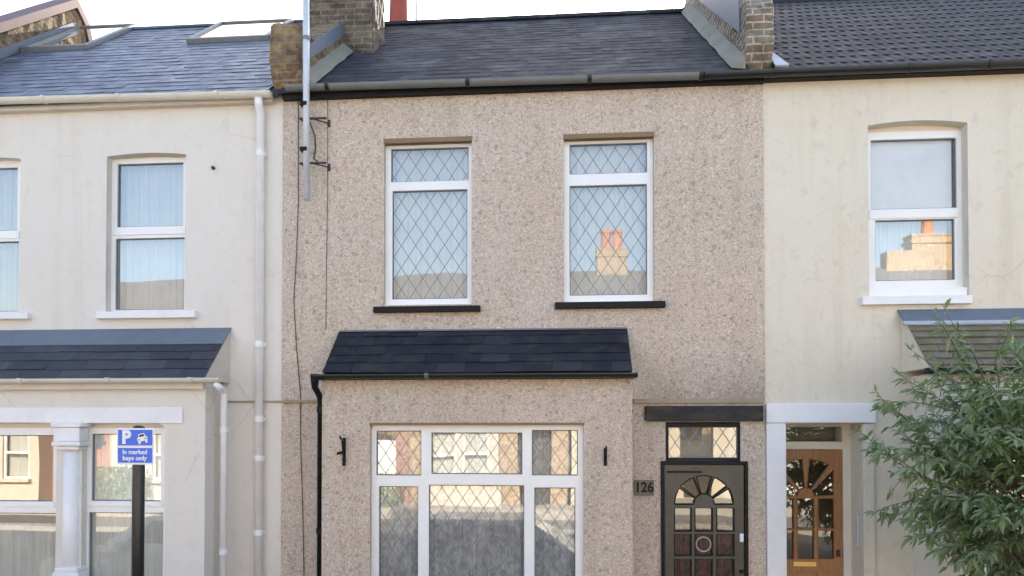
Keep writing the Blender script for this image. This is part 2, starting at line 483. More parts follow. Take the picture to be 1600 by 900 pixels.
def gutter(name, x0, x1, y, z, r, material, parent, z_end=None, joints=(), sag=0.0, jmat=None):
    mb = MB(); ze = z if z_end is None else z_end; seg = 10; n = 8
    prof = [(-r * math.cos(math.pi * a / seg), -r * math.sin(math.pi * a / seg)) for a in range(seg + 1)]
    prof += [((r - .006) * math.cos(math.pi * a / seg), -(r - .006) * math.sin(math.pi * a / seg)) for a in range(seg + 1)]
    k = len(prof)
    for i in range(n + 1):
        t = i / n; X = x0 + (x1 - x0) * t; Z = z + (ze - z) * t - sag * math.sin(math.pi * t)
        mb.v += [(X, y + p, Z + q) for p, q in prof]
    for i in range(n):
        for a in range(k):
            b = (a + 1) % k
            mb.f.append((i*k + a, i*k + b, (i+1)*k + b, (i+1)*k + a))
    for i in (0, n):
        mb.f.append(tuple(i*k + a for a in range(seg + 1)))
    g = mb.build(name, material, parent)
    if joints:
        for X in joints:
            jb = MB()
            Z = z + (ze - z) * (X - x0) / (x1 - x0)
            ring = [(-(r + .012) * math.cos(math.pi * a / seg), -(r + .012) * math.sin(math.pi * a / seg)) for a in range(seg + 1)]
            jb.prism([(X - .022, y + p, Z + q + .006) for p, q in ring], (.044, 0, 0))
            jb.build('gutter_joint', jmat or material, g)
    return g

def lattice(pane_rect, y, pw, ph, width, parent, tilt=0):
    x0, x1, z0, z1 = pane_rect; mb = MB(); cx, cz = (x0 + x1) / 2, (z0 + z1) / 2
    m = ph / pw
    for sgn in (1, -1):
        c = -30
        while c <= 30:
            # line z = cz + sgn*m*(x-cx) + c*ph
            pts = []
            for X in (x0, x1):
                Z = cz + sgn * m * (X - cx) + c * ph
                if z0 <= Z <= z1: pts.append((X, Z))
            for Z in (z0, z1):
                X = cx + sgn * (Z - cz - c * ph) / m
                if x0 < X < x1: pts.append((X, Z))
            if len(pts) >= 2:
                a, b = Vector((pts[0][0], 0, pts[0][1])), Vector((pts[1][0], 0, pts[1][1]))
                if (b - a).length > .03:
                    t = (b - a).normalized(); nn = Vector((-t.z, 0, t.x)) * width / 2
                    yy = y - (.0 if sgn > 0 else .0012)
                    q = [a - nn, b - nn, b + nn, a + nn]
                    mb.prism([(p.x, yy, p.z) for p in q], (0, -.003, 0))
            c += 1
    return mb.build('lead_lattice', M['lead_came'], parent)

def window(parent, name, outer, panes, Yf, fmat, gmat, lat=None, label=None, depth=.07, bead=.009, latw=.008, gmats=None):
    """outer, panes in world (x0,x1,z0,z1); frame front at Yf"""
    o = link(name, plate(rl(*outer), [rl(*p) for p in panes], Yf, depth), fmat, parent, bevel=.004)
    if label: o['label'] = label
    bd = MB()
    for i, p in enumerate(panes):
        x0, x1, z0, z1 = p; yb = Yf + .022; b = bead
        for q in ((x0, x1, z0, z0 + b), (x0, x1, z1 - b, z1), (x0, x0 + b, z0 + b, z1 - b), (x1 - b, x1, z0 + b, z1 - b)):
            bd.box(q[0], q[1], yb, yb + .02, q[2], q[3])
        yg = Yf + .036
        g = MB().poly([(x0, yg, z0), (x1, yg, z0), (x1, yg, z1), (x0, yg, z1)]).build('pane', (gmats[i] if gmats else gmat), o)
        if lat: lattice((x0 + b, x1 - b, z0 + b, z1 - b), yg - .001, lat[0], lat[1], latw, o)
    bd.build('glazing_gasket', M['gasket'], o)
    return o

def curtain(x0, x1, z0, z1, y, material, label, folds=9, amp=.03, group=None, gather=0.0, name='net_curtain', cat='net curtain'):
    rnd = random.Random(int((x0 + 50) * 1000)); nx, nz = folds * 12, 8; mb = MB()
    ph = [rnd.uniform(0, 6) for _ in range(4)]
    for j in range(nz + 1):
        z = z0 + (z1 - z0) * j / nz
        for i in range(nx + 1):
            t = i / nx
            yy = amp * (math.sin(t * folds * 6.283 + ph[0] + .6 * math.sin(t * 9 + ph[1])) * (.6 + .4 * math.sin(t * 5 + ph[2])) + .35 * math.sin(t * folds * 2.7 * 6.283 + ph[3] + j * .1))
            mb.v.append((x0 + (x1 - x0) * t, y + yy, z))
    for j in range(nz):
        for i in range(nx):
            a = j * (nx + 1) + i
            mb.f.append((a, a + 1, a + nx + 2, a + nx + 1))
    o = mb.build(name, material, None, smooth=True)
    return tag(o, label, cat, group)

def pipe_with_collars(name, pts, r, material, parent, collars=(), cm=None, cr=1.25):
    o = MB().tube(pts, r, 14).build(name, material, parent, smooth=True)
    r = r[-1] if isinstance(r, (list, tuple)) else r
    for p in collars:
        mb = MB()
        p = Vector(p); mb.tube([p + Vector((0,0,-.03)), p + Vector((0,0,.03))], r * cr, 14)
        mb.box(p.x - r * 1.35, p.x + r * 1.35, p.y + r * .4, p.y + r * .9, p.z - .02, p.z + .02)
        mb.build('pipe_collar', cm or material, o)
    return o

def text_mesh(txt, size, material, name, loc, parent, align='CENTER', bold=0.0, ext=.0015, width=None):
    cu = bpy.data.curves.new(name, 'FONT'); cu.body = txt; cu.size = size; cu.align_x = align; cu.align_y = 'CENTER'
    cu.extrude = ext; cu.offset = bold
    tmp = bpy.data.objects.new(name, cu); COL.objects.link(tmp)
    me = bpy.data.meshes.new_from_object(tmp.evaluated_get(bpy.context.evaluated_depsgraph_get()))
    bpy.data.objects.remove(tmp)
    xs = [v.co.x for v in me.vertices]; w = max(xs) - min(xs)
    k = (width / w) if width else 1.0
    me.transform(Matrix.Translation(loc) @ Matrix.Rotation(R(90), 4, 'X') @ Matrix.Diagonal((k, 1, 1, 1)))
    return link(name, me, material, parent)

# ------------------------------------------------------------------ ground, road
def sheet(name, x0, x1, y0, y1, z, m): return struct(MB().poly([(x0,y0,z),(x1,y0,z),(x1,y1,z),(x0,y1,z)]).build(name, m))
STREET = -.30                                             # the pavement lies two steps below the front gardens
sheet('ground', -400, 400, -400, 400, STREET - .14, M['earth'])
struct(MB().box(-60, 60, -16.98, -15.402, -.6, .01).build('far_garden_paving', M['pale_paving']))
sheet('road', -200, 200, -13.0, -4.0, STREET - .12, M['asphalt'])
struct(MB().box(-200, 200, -3.85, -1.75, -.6, STREET).build('pavement', M['paving']))
struct(MB().box(-200, 200, -4.0, -3.852, -.6, STREET + .004).build('kerb', M['kerb'], bevel=.015))
struct(MB().box(-200, 200, -15.4, -13.15, -.6, STREET).build('far_pavement', M['paving']))
struct(MB().box(-200, 200, -13.148, -13.0, -.6, STREET + .004).build('far_kerb', M['kerb'], bevel=.015))
struct(MB().box(-60, 60, -1.748, -.02, -.6, .01).build('front_garden_paving', M['kerb']))

# ------------------------------------------------------------------ common heights
EAVE_Y, RIDGE_Y = -.12, 3.5
XL, XR = at(441, 400, 0).x, at(1194, 400, 0).x         # the two party lines
XLL, XRR = XL - 5.0, XR + 5.4

def roof_z(pe, pr):     # eave and ridge heights from one photo point each
    return at(*pe, EAVE_Y).z, at(*pr, RIDGE_Y).z
ZL = roof_z((210, 150), (265, 43))
ZC = roof_z((800, 124), (840, 29))
ZR = roof_z((1400, 106), (1240, 2))
def on_slope(px, py, Z):
    """photo point -> (X, Y, z) on a front roof slope"""
    d = ray(px, py); k = (Z[1] - Z[0]) / (RIDGE_Y - EAVE_Y)
    t = (Z[0] + k * (CAM.y - EAVE_Y) - CAM.z) / (d.z - k * d.y)
    return CAM + d * t

def shell(house, x0, x1, zt, Z, back_mat):
    """the sides, back and rear roof of a house, so that it is a closed building"""
    yb = 2 * RIDGE_Y - EAVE_Y
    b = MB()
    b.box(x0, x0 + .1, .45, yb - .1, 0, zt); b.box(x1 - .1, x1, .45, yb - .1, 0, zt); b.box(x0 + .1, x1 - .1, yb - .3, yb - .1, 0, zt)
    b.box(x0 + .1, x1 - .1, .45, yb - .3, 2.62, 2.75)      # the upper floor
    b.box(x0 + .1, x1 - .1, 2.4, 2.5, .0, zt)              # the wall behind the front rooms
    b.build('house_shell', back_mat, house)
    t = .05
    MB().prism([(x0, EAVE_Y, Z[0] - .06), (x0, RIDGE_Y, Z[1] - .06), (x0, yb, Z[0] - .06), (x0, yb, Z[0] - .02), (x0, RIDGE_Y, Z[1] - .02), (x0, EAVE_Y, Z[0] - .02)], (x1 - x0, 0, 0)).build('roof_deck', M['slate_old'], house)

# ================================================================== CENTRE HOUSE
hc = thing('terraced_house', 'middle house with pinkish brown pebbledash front, black lean-to bay roof and dark door', 'house', (0, 0, 0), 'terraced houses in the row')
ZW = ZC[0] + .02
openings = []
wl = rect(600, 215, 737, 476, 0); wr = rect(881, 208, 1022, 474, 0)
dtop = rect(1040, 659, 1157, 722, 0); dmain = rect(1034, 721, 1168, 1000, 0)
bayx0, bayx1 = at(503, 700, -.5).x, at(988, 700, -.5).x
bz_gut = at(745, 588, -.56).z
holes = [arch(wl[0], wl[1], wl[2], wl[3], .035), arch(wr[0], wr[1], wr[2], wr[3], .035),
         [(dmain[0], .0 + .02), (dmain[1], .02), (dmain[1], dmain[3]), (dtop[1], dmain[3]), (dtop[1], dtop[3]), (dtop[0], dtop[3]), (dtop[0], dmain[3]), (dmain[0], dmain[3])],
         rl(bayx0 + .35, bayx1 - .35, .1, 2.45)]
link('wall', plate(rl(XL, XR, -.05, ZW), holes, 0, .3), M['pebble'], hc)
shell(hc, XL, XR, ZW, ZC, M['room'])
grid_slates('roof', XL + .16, XR - .15, EAVE_Y, ZC[0], RIDGE_Y, ZC[1], .26, .21, M['slate_old'], hc, th=.0012, wob=.004)
# ridge tiles
rt = MB()
x = XL + .2
while x < XR - .2:
    w = min(.42, XR - .2 - x)
    pts = [(x, RIDGE_Y + .13 * math.cos(a), ZC[1] - .055 + .10 * math.sin(a)) for a in [math.pi * i / 8 for i in range(9)]]
    rt.prism(pts, (w - .001, 0, 0)); x += .42
rt.prism([(XL + .2, RIDGE_Y + .12 * math.cos(a), ZC[1] - .06 + .09 * math.sin(a)) for a in [math.pi * i / 8 for i in range(9)]], (XR - XL - .4, 0, 0))
rt.build('ridge_tiles', M['slate_old'], hc)

# fascia + gutter: grey length then black length
gz0, gz1 = at(455, 140, -.16).z, at(1190, 119, -.16).z
gxa, gxj = at(447, 140, -.16).x, at(1098, 118, -.16).x
def gzat(X, a=at(447, 140, -.16), b=at(1098, 121, -.16)): return a.z + (b.z - a.z) * (X - a.x) / (b.x - a.x)
MB().box(XL + .02, XR, -.085, -.003, at(800, 141, -.085).z, ZC[0] - .035).build('fascia', M['black'], hc)
gutter('gutter', gxa, gxj, -.15, gzat(gxa) + .04, .058, M['grey_gutter'], hc, gzat(gxj) + .04, joints=[at(512, 132, -.15).x, at(731, 130, -.15).x, at(921, 126, -.15).x, gxj - .02], jmat=M['black_gutter'])

# upper windows
def up_window(op, outer, panes, name, label):
    Y = .075
    o = rect(*outer, Y); o = (op[0] - .012, op[1] + .012, o[2], o[3]); ps = [rect(*p, Y) for p in panes]
    w = window(hc, 'window', o, ps, Y, M['upvc'], M['glass_hi'], (.165, .25), label)
    # timber board closing the arched head, sill
    MB().box(op[0] - .02, op[1] + .02, .09, .2, o[3] + .001, op[3] + .05).build('head_board', M['upvc_cream'], w)
    s = MB().box(op[0] + .004, op[1] - .004, .02, .14, op[2] - .01, o[2] - .002).build('inner_sill', M['upvc'], w)
    return w
up_window(wl, (603, 223, 736, 476), [(611, 231, 732, 283), (613, 297, 730, 467)], 'window', 'left upper window with diamond leading')
up_window(wr, (884, 214, 1021, 472), [(890, 224, 1011, 271), (890, 289, 1011, 461)], 'window', 'right upper window with diamond leading')
for (L, T, Rr, B) in ((583, 478, 750, 487), (867, 471, 1040, 481)):
    s = rect(L, T, Rr, B, -.07)
    MB().box(s[0], s[1], -.075, .03, s[2], s[3]).build('window_sill', M['black'], hc, bevel=.006)
for op in (wl, wr):      # brown strip under each arch, the soffit's shade put into its colour
    MB().box(op[0] - .005, op[1] + .005, -.012, .07, op[3] - .055, op[3] - .002).build('soffit_shade_strip', M['soffit'], hc)

# string course over the door and left of the bay
for (L, Rr, y, h) in ((441, 498, 627, 2.2), (990, 1194, 626.5, 3.6)):
    s = rect(L, y - h, Rr, y + h, -.03)
    MB().box(max(s[0], XL), min(s[1], XR), -.035, -.002, s[2], s[3]).build('string_course', M['string_tan'], hc, bevel=.006)

# bay
Yb = -.5
bw = rect(578, 661, 912, 960, Yb); bw = (bw[0], bw[1], .62, bw[3])
link('bay_wall', plate(rl(bayx0, bayx1, -.05, bz_gut + .02), [rl(*bw)], Yb, .22), M['pebble'], hc)
MB().box(bayx0, bayx0 + .2, Yb + .222, -.002, -.05, bz_gut).build('bay_return', M['pebble'], hc)
MB().box(bayx1 - .2, bayx1, Yb + .222, -.002, -.05, bz_gut).build('bay_return', M['pebble'], hc)
bo = rect(581, 663, 910, 960, Yb + .07); bo = (bw[0] - .012, bw[1] + .012, .64, bo[3])
def bp(L, T, Rr, B): return rect(L, T, Rr, B, Yb + .07)
low = lambda L, T, Rr: (lambda q: (q[0], q[1], .72, q[3]))(bp(L, T, Rr, 900))
window(hc, 'bay_window', bo, [bp(588, 673, 658, 743), bp(674, 676, 816, 741), bp(831, 672, 903, 743), low(592, 760, 653), low(670, 758, 819), low(835, 762, 899)],
       Yb + .07, M['upvc'], M['glass'], (.148, .215), 'wide six pane bay window with diamond leading', latw=.0072)
MB().box(bo[0], bo[1], Yb - .05, Yb + .1, .56, .638).build('bay_sill', M['black'], hc)
MB().box(bw[0] - .01, bw[1] + .01, Yb - .004, Yb + .06, bw[3] - .022, bw[3] + .004).build('bay_window_head', M['soffit'], hc)
# lean-to roof
rx0, rx1 = at(530, 518, 0).x, at(980, 515, 0).x
rz1 = at(755, 516, 0).z; rz0 = at(745, 582, -.615).z
grid_slates('bay_roof', rx0, rx1, -.62, rz0, -.003, rz1, .30, .17, M['slate_bay'], hc, th=.004, wob=.009, jit=.009)
MB().prism([(rx0 + .004, -.6, rz0 - .012), (rx0 + .004, -.004, rz1 - .012), (rx0 + .004, -.004, rz0 - .012)], (rx1 - rx0 - .008, 0, 0)).build('bay_roof_base', M['black'], hc)
MB().box(rx0 + .01, rx1 - .01, -.035, -.001, rz1 - .005, rz1 + .012).build('bay_flashing', M['lead'], hc)
bg0, bg1 = at(488, 588, -.62).x, at(996, 587, -.62).x
MB().box(bayx0 - .02, bayx1 + .02, -.565, -.502, bz_gut - .03, rz0 - .014).build('bay_fascia', M['black'], hc)
gutter('bay_gutter', bg0, bg1, -.63, at(745, 584, -.62).z, .05, M['black_gutter'], hc, joints=[at(668, 588, -.6).x], jmat=M['grey_gutter'])
# black downpipe with swan neck, at the bay's left corner
p0 = at(492, 592, -.6); p1 = at(501, 628, -.46); p2 = at(501.5, 900, -.46)
pipe_with_collars('downpipe', [p0 + Vector((0,0,.05)), p0, p0 + Vector((0,.0,-.09)), at(499, 618, -.5), p1, Vector((p1.x, -.46, 0.05))], [.05,.046,.034,.033,.033,.033], M['black'], hc,
                  [(p1.x, -.46, at(500, 640, -.46).z), (p1.x, -.46, at(500, 830, -.46).z)])

# door, transom light, lintel
lin = rect(1008, 634, 1193, 658, -.05)
MB().box(lin[0], min(lin[1], XR - .005), -.06, -.002, lin[2], lin[3]).build('lintel', M['lintel'], hc, bevel=.01)
tr_o = rect(1040, 661, 1157, 719, .02); tr_p = rect(1044, 667, 1153, 716, .02)
window(hc, 'transom_light', tr_o, [tr_p], .02, M['black'], M['glass_hi'], (.145, .215), 'leaded transom light above dark door')
Yd = -.008
df = rect(1033, 720, 1169, 1000, Yd); df = (df[0], df[1], .03, df[3] - .004)
t = .036
link('door_frame', plate(rl(*df), [[(df[0] + t, .06), (df[1] - t, .06), (df[1] - t, df[3] - t), (df[0] + t, df[3] - t)]], Yd - .02, .1), M['black'], hc, bevel=.004)
ds = (df[0] + t + .004, df[1] - t - .004, .065, df[3] - t - .004)
def dp(x, y): q = at(x, y, Yd + .01); return (q.x, q.z)
dholes = []
cxp, cyp = 1100, 788
for i in range(5):
    a0 = 180 - i * 36 - (2.5 if i else 0); a1 = 180 - (i + 1) * 36 + (2.5 if i < 4 else 0)
    pts = []
    for k in range(6):
        a = R(a0 + (a1 - a0) * k / 5); pts.append(dp(cxp + 46 * math.cos(a), cyp - 45 * math.sin(a)))
    for k in range(4):
        a = R(a1 + (a0 - a1) * k / 3); pts.append(dp(cxp + 16 * math.cos(a), cyp - 16 * math.sin(a)))
    dholes.append(pts)
rowsp = [(794, 830), (835, 868), (874, 907), (913, 946)]
for (ya, yb_) in rowsp:
    for (xa, xb) in ((1054, 1080), (1086, 1113), (1120, 1147)):
        a = dp(xa, yb_); b = dp(xb, ya); dholes.append([(a[0], a[1]), (b[0], a[1]), (b[0], b[1]), (a[0], b[1])])
door = link('door', plate(rl(*ds), dholes, Yd + .005, .045), M['door_dark'], hc, bevel=.003)
def beads(holes_, y, r, m, parent):
    b = MB()
    for h_ in holes_:
        b.tube([(x, y, z) for x, z in list(h_) + [h_[0]]], r, 6, False)
    return b.build('glazing_bead', m, parent)
beads(dholes, Yd + .004, .0065, M['black'], door)
a = dp(1048, 950); b = dp(1150, 738)
MB().poly([(a[0], Yd + .035, a[1]), (b[0], Yd + .035, a[1]), (b[0], Yd + .035, b[1]), (a[0], Yd + .035, b[1])]).build('pane', M['glass_dark'], door)
# bullion roundel in the middle pane, lock, letter slot, top bolt
q = at(1100, 851, Yd)
ring = MB()
def annulus(mb, cx, cz, r0, r1, y, d, n=28):
    for i in range(n):
        a0, a1 = 2 * math.pi * i / n, 2 * math.pi * (i + 1) / n
        mb.prism([(cx + r0 * math.cos(a0), y, cz + r0 * math.sin(a0)), (cx + r1 * math.cos(a0), y, cz + r1 * math.sin(a0)), (cx + r1 * math.cos(a1), y, cz + r1 * math.sin(a1)), (cx + r0 * math.cos(a1), y, cz + r0 * math.sin(a1))], (0, d, 0))
annulus(ring, q.x, q.z, .070, .084, Yd + .022, .010)
ring.build('bullion_roundel', M['roundel'], door)
q = at(1158.5, 840, Yd); MB().box(q.x - .02, q.x + .02, Yd - .02, Yd + .004, q.z - .045, q.z + .045).build('lock', M['sign_white'], door, bevel=.006)
q = at(1158.5, 893, Yd); MB().box(q.x - .022, q.x + .022, Yd - .02, Yd + .004, q.z - .02, q.z + .02).build('lock', M['black'], door, bevel=.006)
q0, q1 = at(1042, 737, Yd), at(1096, 737, Yd); MB().box(q0.x, q1.x, Yd - .024, Yd - .003, q0.z - .01, q0.z + .01).build('door_bar', M['black'], door)
q = at(1100, 985, Yd); MB().box(q.x - .14, q.x + .14, Yd - .01, Yd + .004, q.z - .03, q.z + .03).build('letterbox', M['brass'], door, bevel=.004)

# curtains of the middle house
curtain(wl[0] + .02, wl[1] - .02, wl[2], wl[3], .22, M['net_pale'], 'pale net curtain behind the left diamond leaded upper window of pebbledash house', 8, .018, 'net curtains behind glass')
curtain(wr[0] + .02, wr[1] - .02, wr[2], wr[3], .22, M['net_pale'], 'pale net curtain behind the right diamond leaded upper window of pebbledash house', 8, .018, 'net curtains behind glass')
curtain(bw[0] + .02, bw[1] - .02, .6, bw[3], Yb + .185, M['lace'], 'grey patterned lace curtain behind the wide bay window of pebbledash house', 16, .03, 'net curtains behind glass', name='lace_curtain', cat='net curtain')
curtain(ds[0] + .05, ds[1] - .05, .1, ds[3] - .62, .12, M['redcloth'], 'dark red cloth behind the small panes of the dark front door', 7, .02, name='door_curtain', cat='curtain')
MB().box(dmain[0] - .02, dmain[1] + .02, .36, .4, 0, 2.9).build('hall_screen', M['room'], hc)

# ================================================================== LEFT HOUSE
hl = thing('terraced_house', 'smooth cream rendered house with blue slate roof and white columned bay, on the left', 'house', (-6, 0, 0), 'terraced houses in the row')
YF = .018
l1 = rect(-95, 246, 31, 490, YF); l2 = rect(166, 239, 290, 488, YF)
lbx1 = at(320, 750, -.5).x; lbx0 = lbx1 - 3.3
ZWl = ZL[0] + .02
link('wall', plate(rl(XLL, XL - .002, -.05, ZWl), [arch(*l1, .03), arch(*l2, .03), rl(lbx0 + .3, lbx1 - .3, .1, 2.4)], YF, .3), M['cream'], hl)
shell(hl, XLL, XL - .002, ZWl, ZL, M['room'])
grid_slates('roof', XLL + .2, XL - .14, EAVE_Y, ZL[0], RIDGE_Y, ZL[1], .25, .2, M['slate_new'], hl, th=.0015, wob=.007, jit=.008)
rt = MB(); x = XLL + .3
while x < XL - .2:
    w = min(.45, XL - .2 - x)
    rt.prism([(x, RIDGE_Y + .11 * math.cos(a), ZL[1] - .06 + .08 * math.sin(a)) for a in [math.pi * i / 8 for i in range(9)]], (w - .001, 0, 0)); x += .45
rt.build('ridge_tiles', M['slate_new'], hl)
MB().box(XLL, XL - .1, -.07, YF - .002, at(210, 166, -.07).z, ZL[0] - .04).build('fascia', M['cream_trim'], hl)
ga, gb = at(-60, 161, -.15), at(424, 150.5, -.15)
gutter('gutter', ga.x - 1, gb.x, -.14, ga.z + .05, .06, M['cream_gutter'], hl, gb.z + .05, joints=[at(70, 160, -.15).x, at(187, 157, -.15).x, at(340, 153, -.15).x])
for op, outer, panes, lab in ((l1, (-90, 252, 30, 491), [(-80, 263, 27, 361), (-82, 378, 29, 487)], 'left upper sash window with net curtain'),
                              (l2, (173, 247, 289, 488), [(183, 255, 286, 354), (180, 372, 288, 484)], 'right upper sash window with net curtain')):
    Y = YF + .11
    z = rect(*outer, Y)
    w = window(hl, 'sash_window', (op[0] - .012, op[1] + .012, z[2], z[3]), [rect(*p, Y) for p in panes], Y, M['upvc'], M['glass'], None, lab)
    z = rect(*outer, Y)
    MB().box(op[0] - .02, op[1] + .02, Y + .02, Y + .12, z[3] + .001, op[3] + .04).build('head_board', M['upvc_cream'], w)
    r = rect(panes[0][0] - 8, panes[0][3] + 2, panes[0][2] + 4, panes[0][3] + 13, Y)
    MB().box(r[0], r[1], Y - .014, Y + .001, r[2], r[3]).build('meeting_rail', M['upvc'], w, bevel=.004)
for (L, T, Rr, B) in ((-110, 489, 43, 499), (149, 486, 304, 497)):
    s = rect(L, T, Rr, B, -.05)
    MB().box(s[0], s[1], -.055, YF + .14, s[2], s[3]).build('window_sill', M['white_trim'], hl, bevel=.008)
curtain(l1[0] + .02, l1[1] - .02, l1[2], l1[3], .30, M['net'], 'net curtain in the half seen upper window at the left edge of photo', 8, .028, 'net curtains behind glass')
curtain(l2[0] + .02, l2[1] - .02, l2[2], l2[3], .30, M['net'], 'folded net curtain in upper sash window left of the white downpipe', 8, .028, 'net curtains behind glass')
s = rect(353, 626, 441, 629, 0)
MB().box(s[0] - .3, XL - .002, YF - .022, YF - .001, s[2], s[3]).build('string_course', M['string_tan'], hl, bevel=.004)
q = at(334, 263, YF); MB().tube([(q.x, YF, q.z), (q.x, YF - .03, q.z)], .02, 10).build('overflow_stub', M['rust'], hl)
# downpipe from main gutter
xp = at(406, 420, -.05).x
pipe_with_collars('downpipe', [(xp + .01, -.14, at(408, 152, -.14).z), (xp + .005, -.12, at(408, 162, -.14).z), (xp, -.05, at(408, 178, -.05).z), (xp, -.05, .05)], .046, M['pipe_white'], hl,
                  [(xp, -.05, at(406, y, -.05).z) for y in (240, 538, 655, 716, 832)], cr=1.14)
# bay
bzl = at(160, 600, -.5).z
lw1 = rect(-120, 661, 87, 960, Yb); lw2 = rect(127, 661, 257, 960, Yb)
def oct_head(q, ch):
    x0, x1, z0, z1 = q; c = ch * (x1 - x0)
    return [(x0, .6), (x1, .6), (x1, z1 - .06), (x1 - .02, z1 - .05)] + [(x1 - .02 - c * (1 - math.cos(a)), z1 - .05 + .05 * math.sin(a)) for a in [R(15 * k) for k in range(1, 7)]] + \
           [(x0 + .02 + c * (1 - math.cos(a)), z1 - .05 + .05 * math.sin(a)) for a in [R(15 * k) for k in range(6, 0, -1)]] + [(x0 + .02, z1 - .05), (x0, z1 - .06)]
link('bay_wall', plate(rl(lbx0, lbx1, -.05, bzl + .02), [oct_head(lw1, .12), oct_head(lw2, .12)], Yb, .2), M['cream'], hl, bevel=.006)
MB().box(lbx0, lbx0 + .2, Yb + .202, YF - .002, -.05, bzl).build('bay_return', M['cream'], hl)
MB().box(lbx1 - .2, lbx1, Yb + .202, YF - .002, -.05, bzl).build('bay_return', M['cream'], hl)
# white band over the windows
s = rect(-200, 637, 286, 659, Yb)
hb = link('bay_lintel', plate([(s[0] - .6, s[2]), (s[1], s[2] - .02), (s[1], s[3]), (s[0] - .6, s[3])], [], Yb - .018, .016), M['white_trim'], hl, bevel=.006)
# column between the windows: capital, shaft, base
cx = at(107, 780, Yb - .05).x; yc = Yb + .02
zc = lambda y: at(107, y, Yb - .04).z
colm = MB().tube([(cx, yc, .55), (cx, yc, zc(706))], [.098, .094], 20).build('column', M['white_trim'], hl, smooth=True)
cap = MB()
for (ya, yb_, w) in ((660, 668, .17), (668, 690, .145), (690, 697, .165), (697, 703, .13)):
    cap.box(cx - w, cx + w, yc - w * .8, yc + .06, zc(yb_), zc(ya) - .001)
cap.build('capital', M['white_trim'], colm, bevel=.012)
bs = MB()
bs.box(cx - .15, cx + .15, yc - .12, yc + .06, .5, zc(893)); bs.box(cx - .13, cx + .13, yc - .11, yc + .06, zc(893), zc(886))
bs.build('column_base', M['white_trim'], colm, bevel=.012)
for q, outer, panes, lab in ((lw1, (-116, 668, 90, 960), [(-108, 680, 83, 783), (-108, 801, 90, 960)], 'bay sash window left of the white column'),
                             (lw2, (133, 668, 256, 960), [(143, 678, 251, 783), (138, 801, 256, 960)], 'bay sash window right of the white column')):
    Y = Yb + .1
    o = rect(*outer, Y); ps = [rect(*p, Y) for p in panes]
    o = (q[0] - .012, q[1] + .012, .62, o[3]); ps[1] = (ps[1][0], ps[1][1] - .012, .7, ps[1][3])
    w = window(hl, 'bay_window', o, ps, Y, M['upvc'], M['glass'], None, lab)
    MB().box(q[0] - .02, q[1] + .02, Y + .02, Y + .1, o[3] + .001, q[3] + .05).build('head_board', M['upvc_cream'], w)
    MB().box(ps[0][0] - .04, ps[0][1] + .02, Y - .012, Y + .001, ps[0][2] - .06, ps[0][2] - .012).build('meeting_rail', M['upvc'], w, bevel=.004)
curtain(lw1[0], lw1[1], .62, at(0, 815, -.2).z, Yb + .20, M['net_grey'], 'grey net curtain in bay window left of the white column', 12, .02, 'net curtains behind glass')
curtain(lw2[0], lw2[1], .62, lw2[3], Yb + .20, M['net_grey'], 'grey net curtain in bay window behind the blue parking sign', 8, .02, 'net curtains behind glass')
# lean-to roof with a lead top
lrx1 = at(360, 516, 0).x; lrz1 = at(180, 518, YF).z; lrz0 = at(160, 592, -.62).z; lrx0 = lbx0 - .1
kk = 0.30
ym, zm = YF + (-.62 - YF) * kk, lrz1 + (lrz0 - lrz1) * kk
grid_slates('bay_roof', lrx0, lrx1 - .01, -.62, lrz0, ym + .02, zm + .02, .45, .16, M['slate_bayl'], hl, th=.004, wob=.006, jit=.006)
MB().prism([(lrx0, ym - .01, zm + .022), (lrx0, YF - .002, lrz1 + .03), (lrx0, YF - .002, lrz1 + .012), (lrx0, ym - .01, zm + .002)], (lrx1 - lrx0 + .004, 0, 0)).build('bay_flashing', M['lead'], hl)
MB().prism([(lrx0 + .004, -.6, lrz0 - .012), (lrx0 + .004, YF - .004, lrz1 - .012), (lrx0 + .004, YF - .004, lrz0 - .012)], (lrx1 - lrx0 - .016, 0, 0)).build('bay_roof_base', M['cream_trim'], hl)
MB().box(lbx0 - .02, lbx1 + .01, -.575, -.502, bzl - .06, lrz0 - .014).build('bay_fascia', M['cream_trim'], hl)
g0 = at(345, 601, -.62)
gutter('bay_gutter', lrx0, g0.x, -.63, at(160, 596, -.62).z + .03, .048, M['cream_gutter'], hl, joints=[at(35, 600, -.62).x, at(172, 600, -.62).x, at(300, 600, -.62).x])
xq = at(348, 750, -.32).x
pipe_with_collars('bay_downpipe', [(g0.x - .06, -.63, g0.z + .02), (g0.x - .02, -.6, g0.z - .03), (xq, -.34, g0.z - .04), (xq, -.3, g0.z - .1), (xq, -.3, .05)], .036, M['pipe_white'], hl,
                  [(xq, -.3, at(348, y, -.3).z) for y in (672, 862)], cr=1.2)

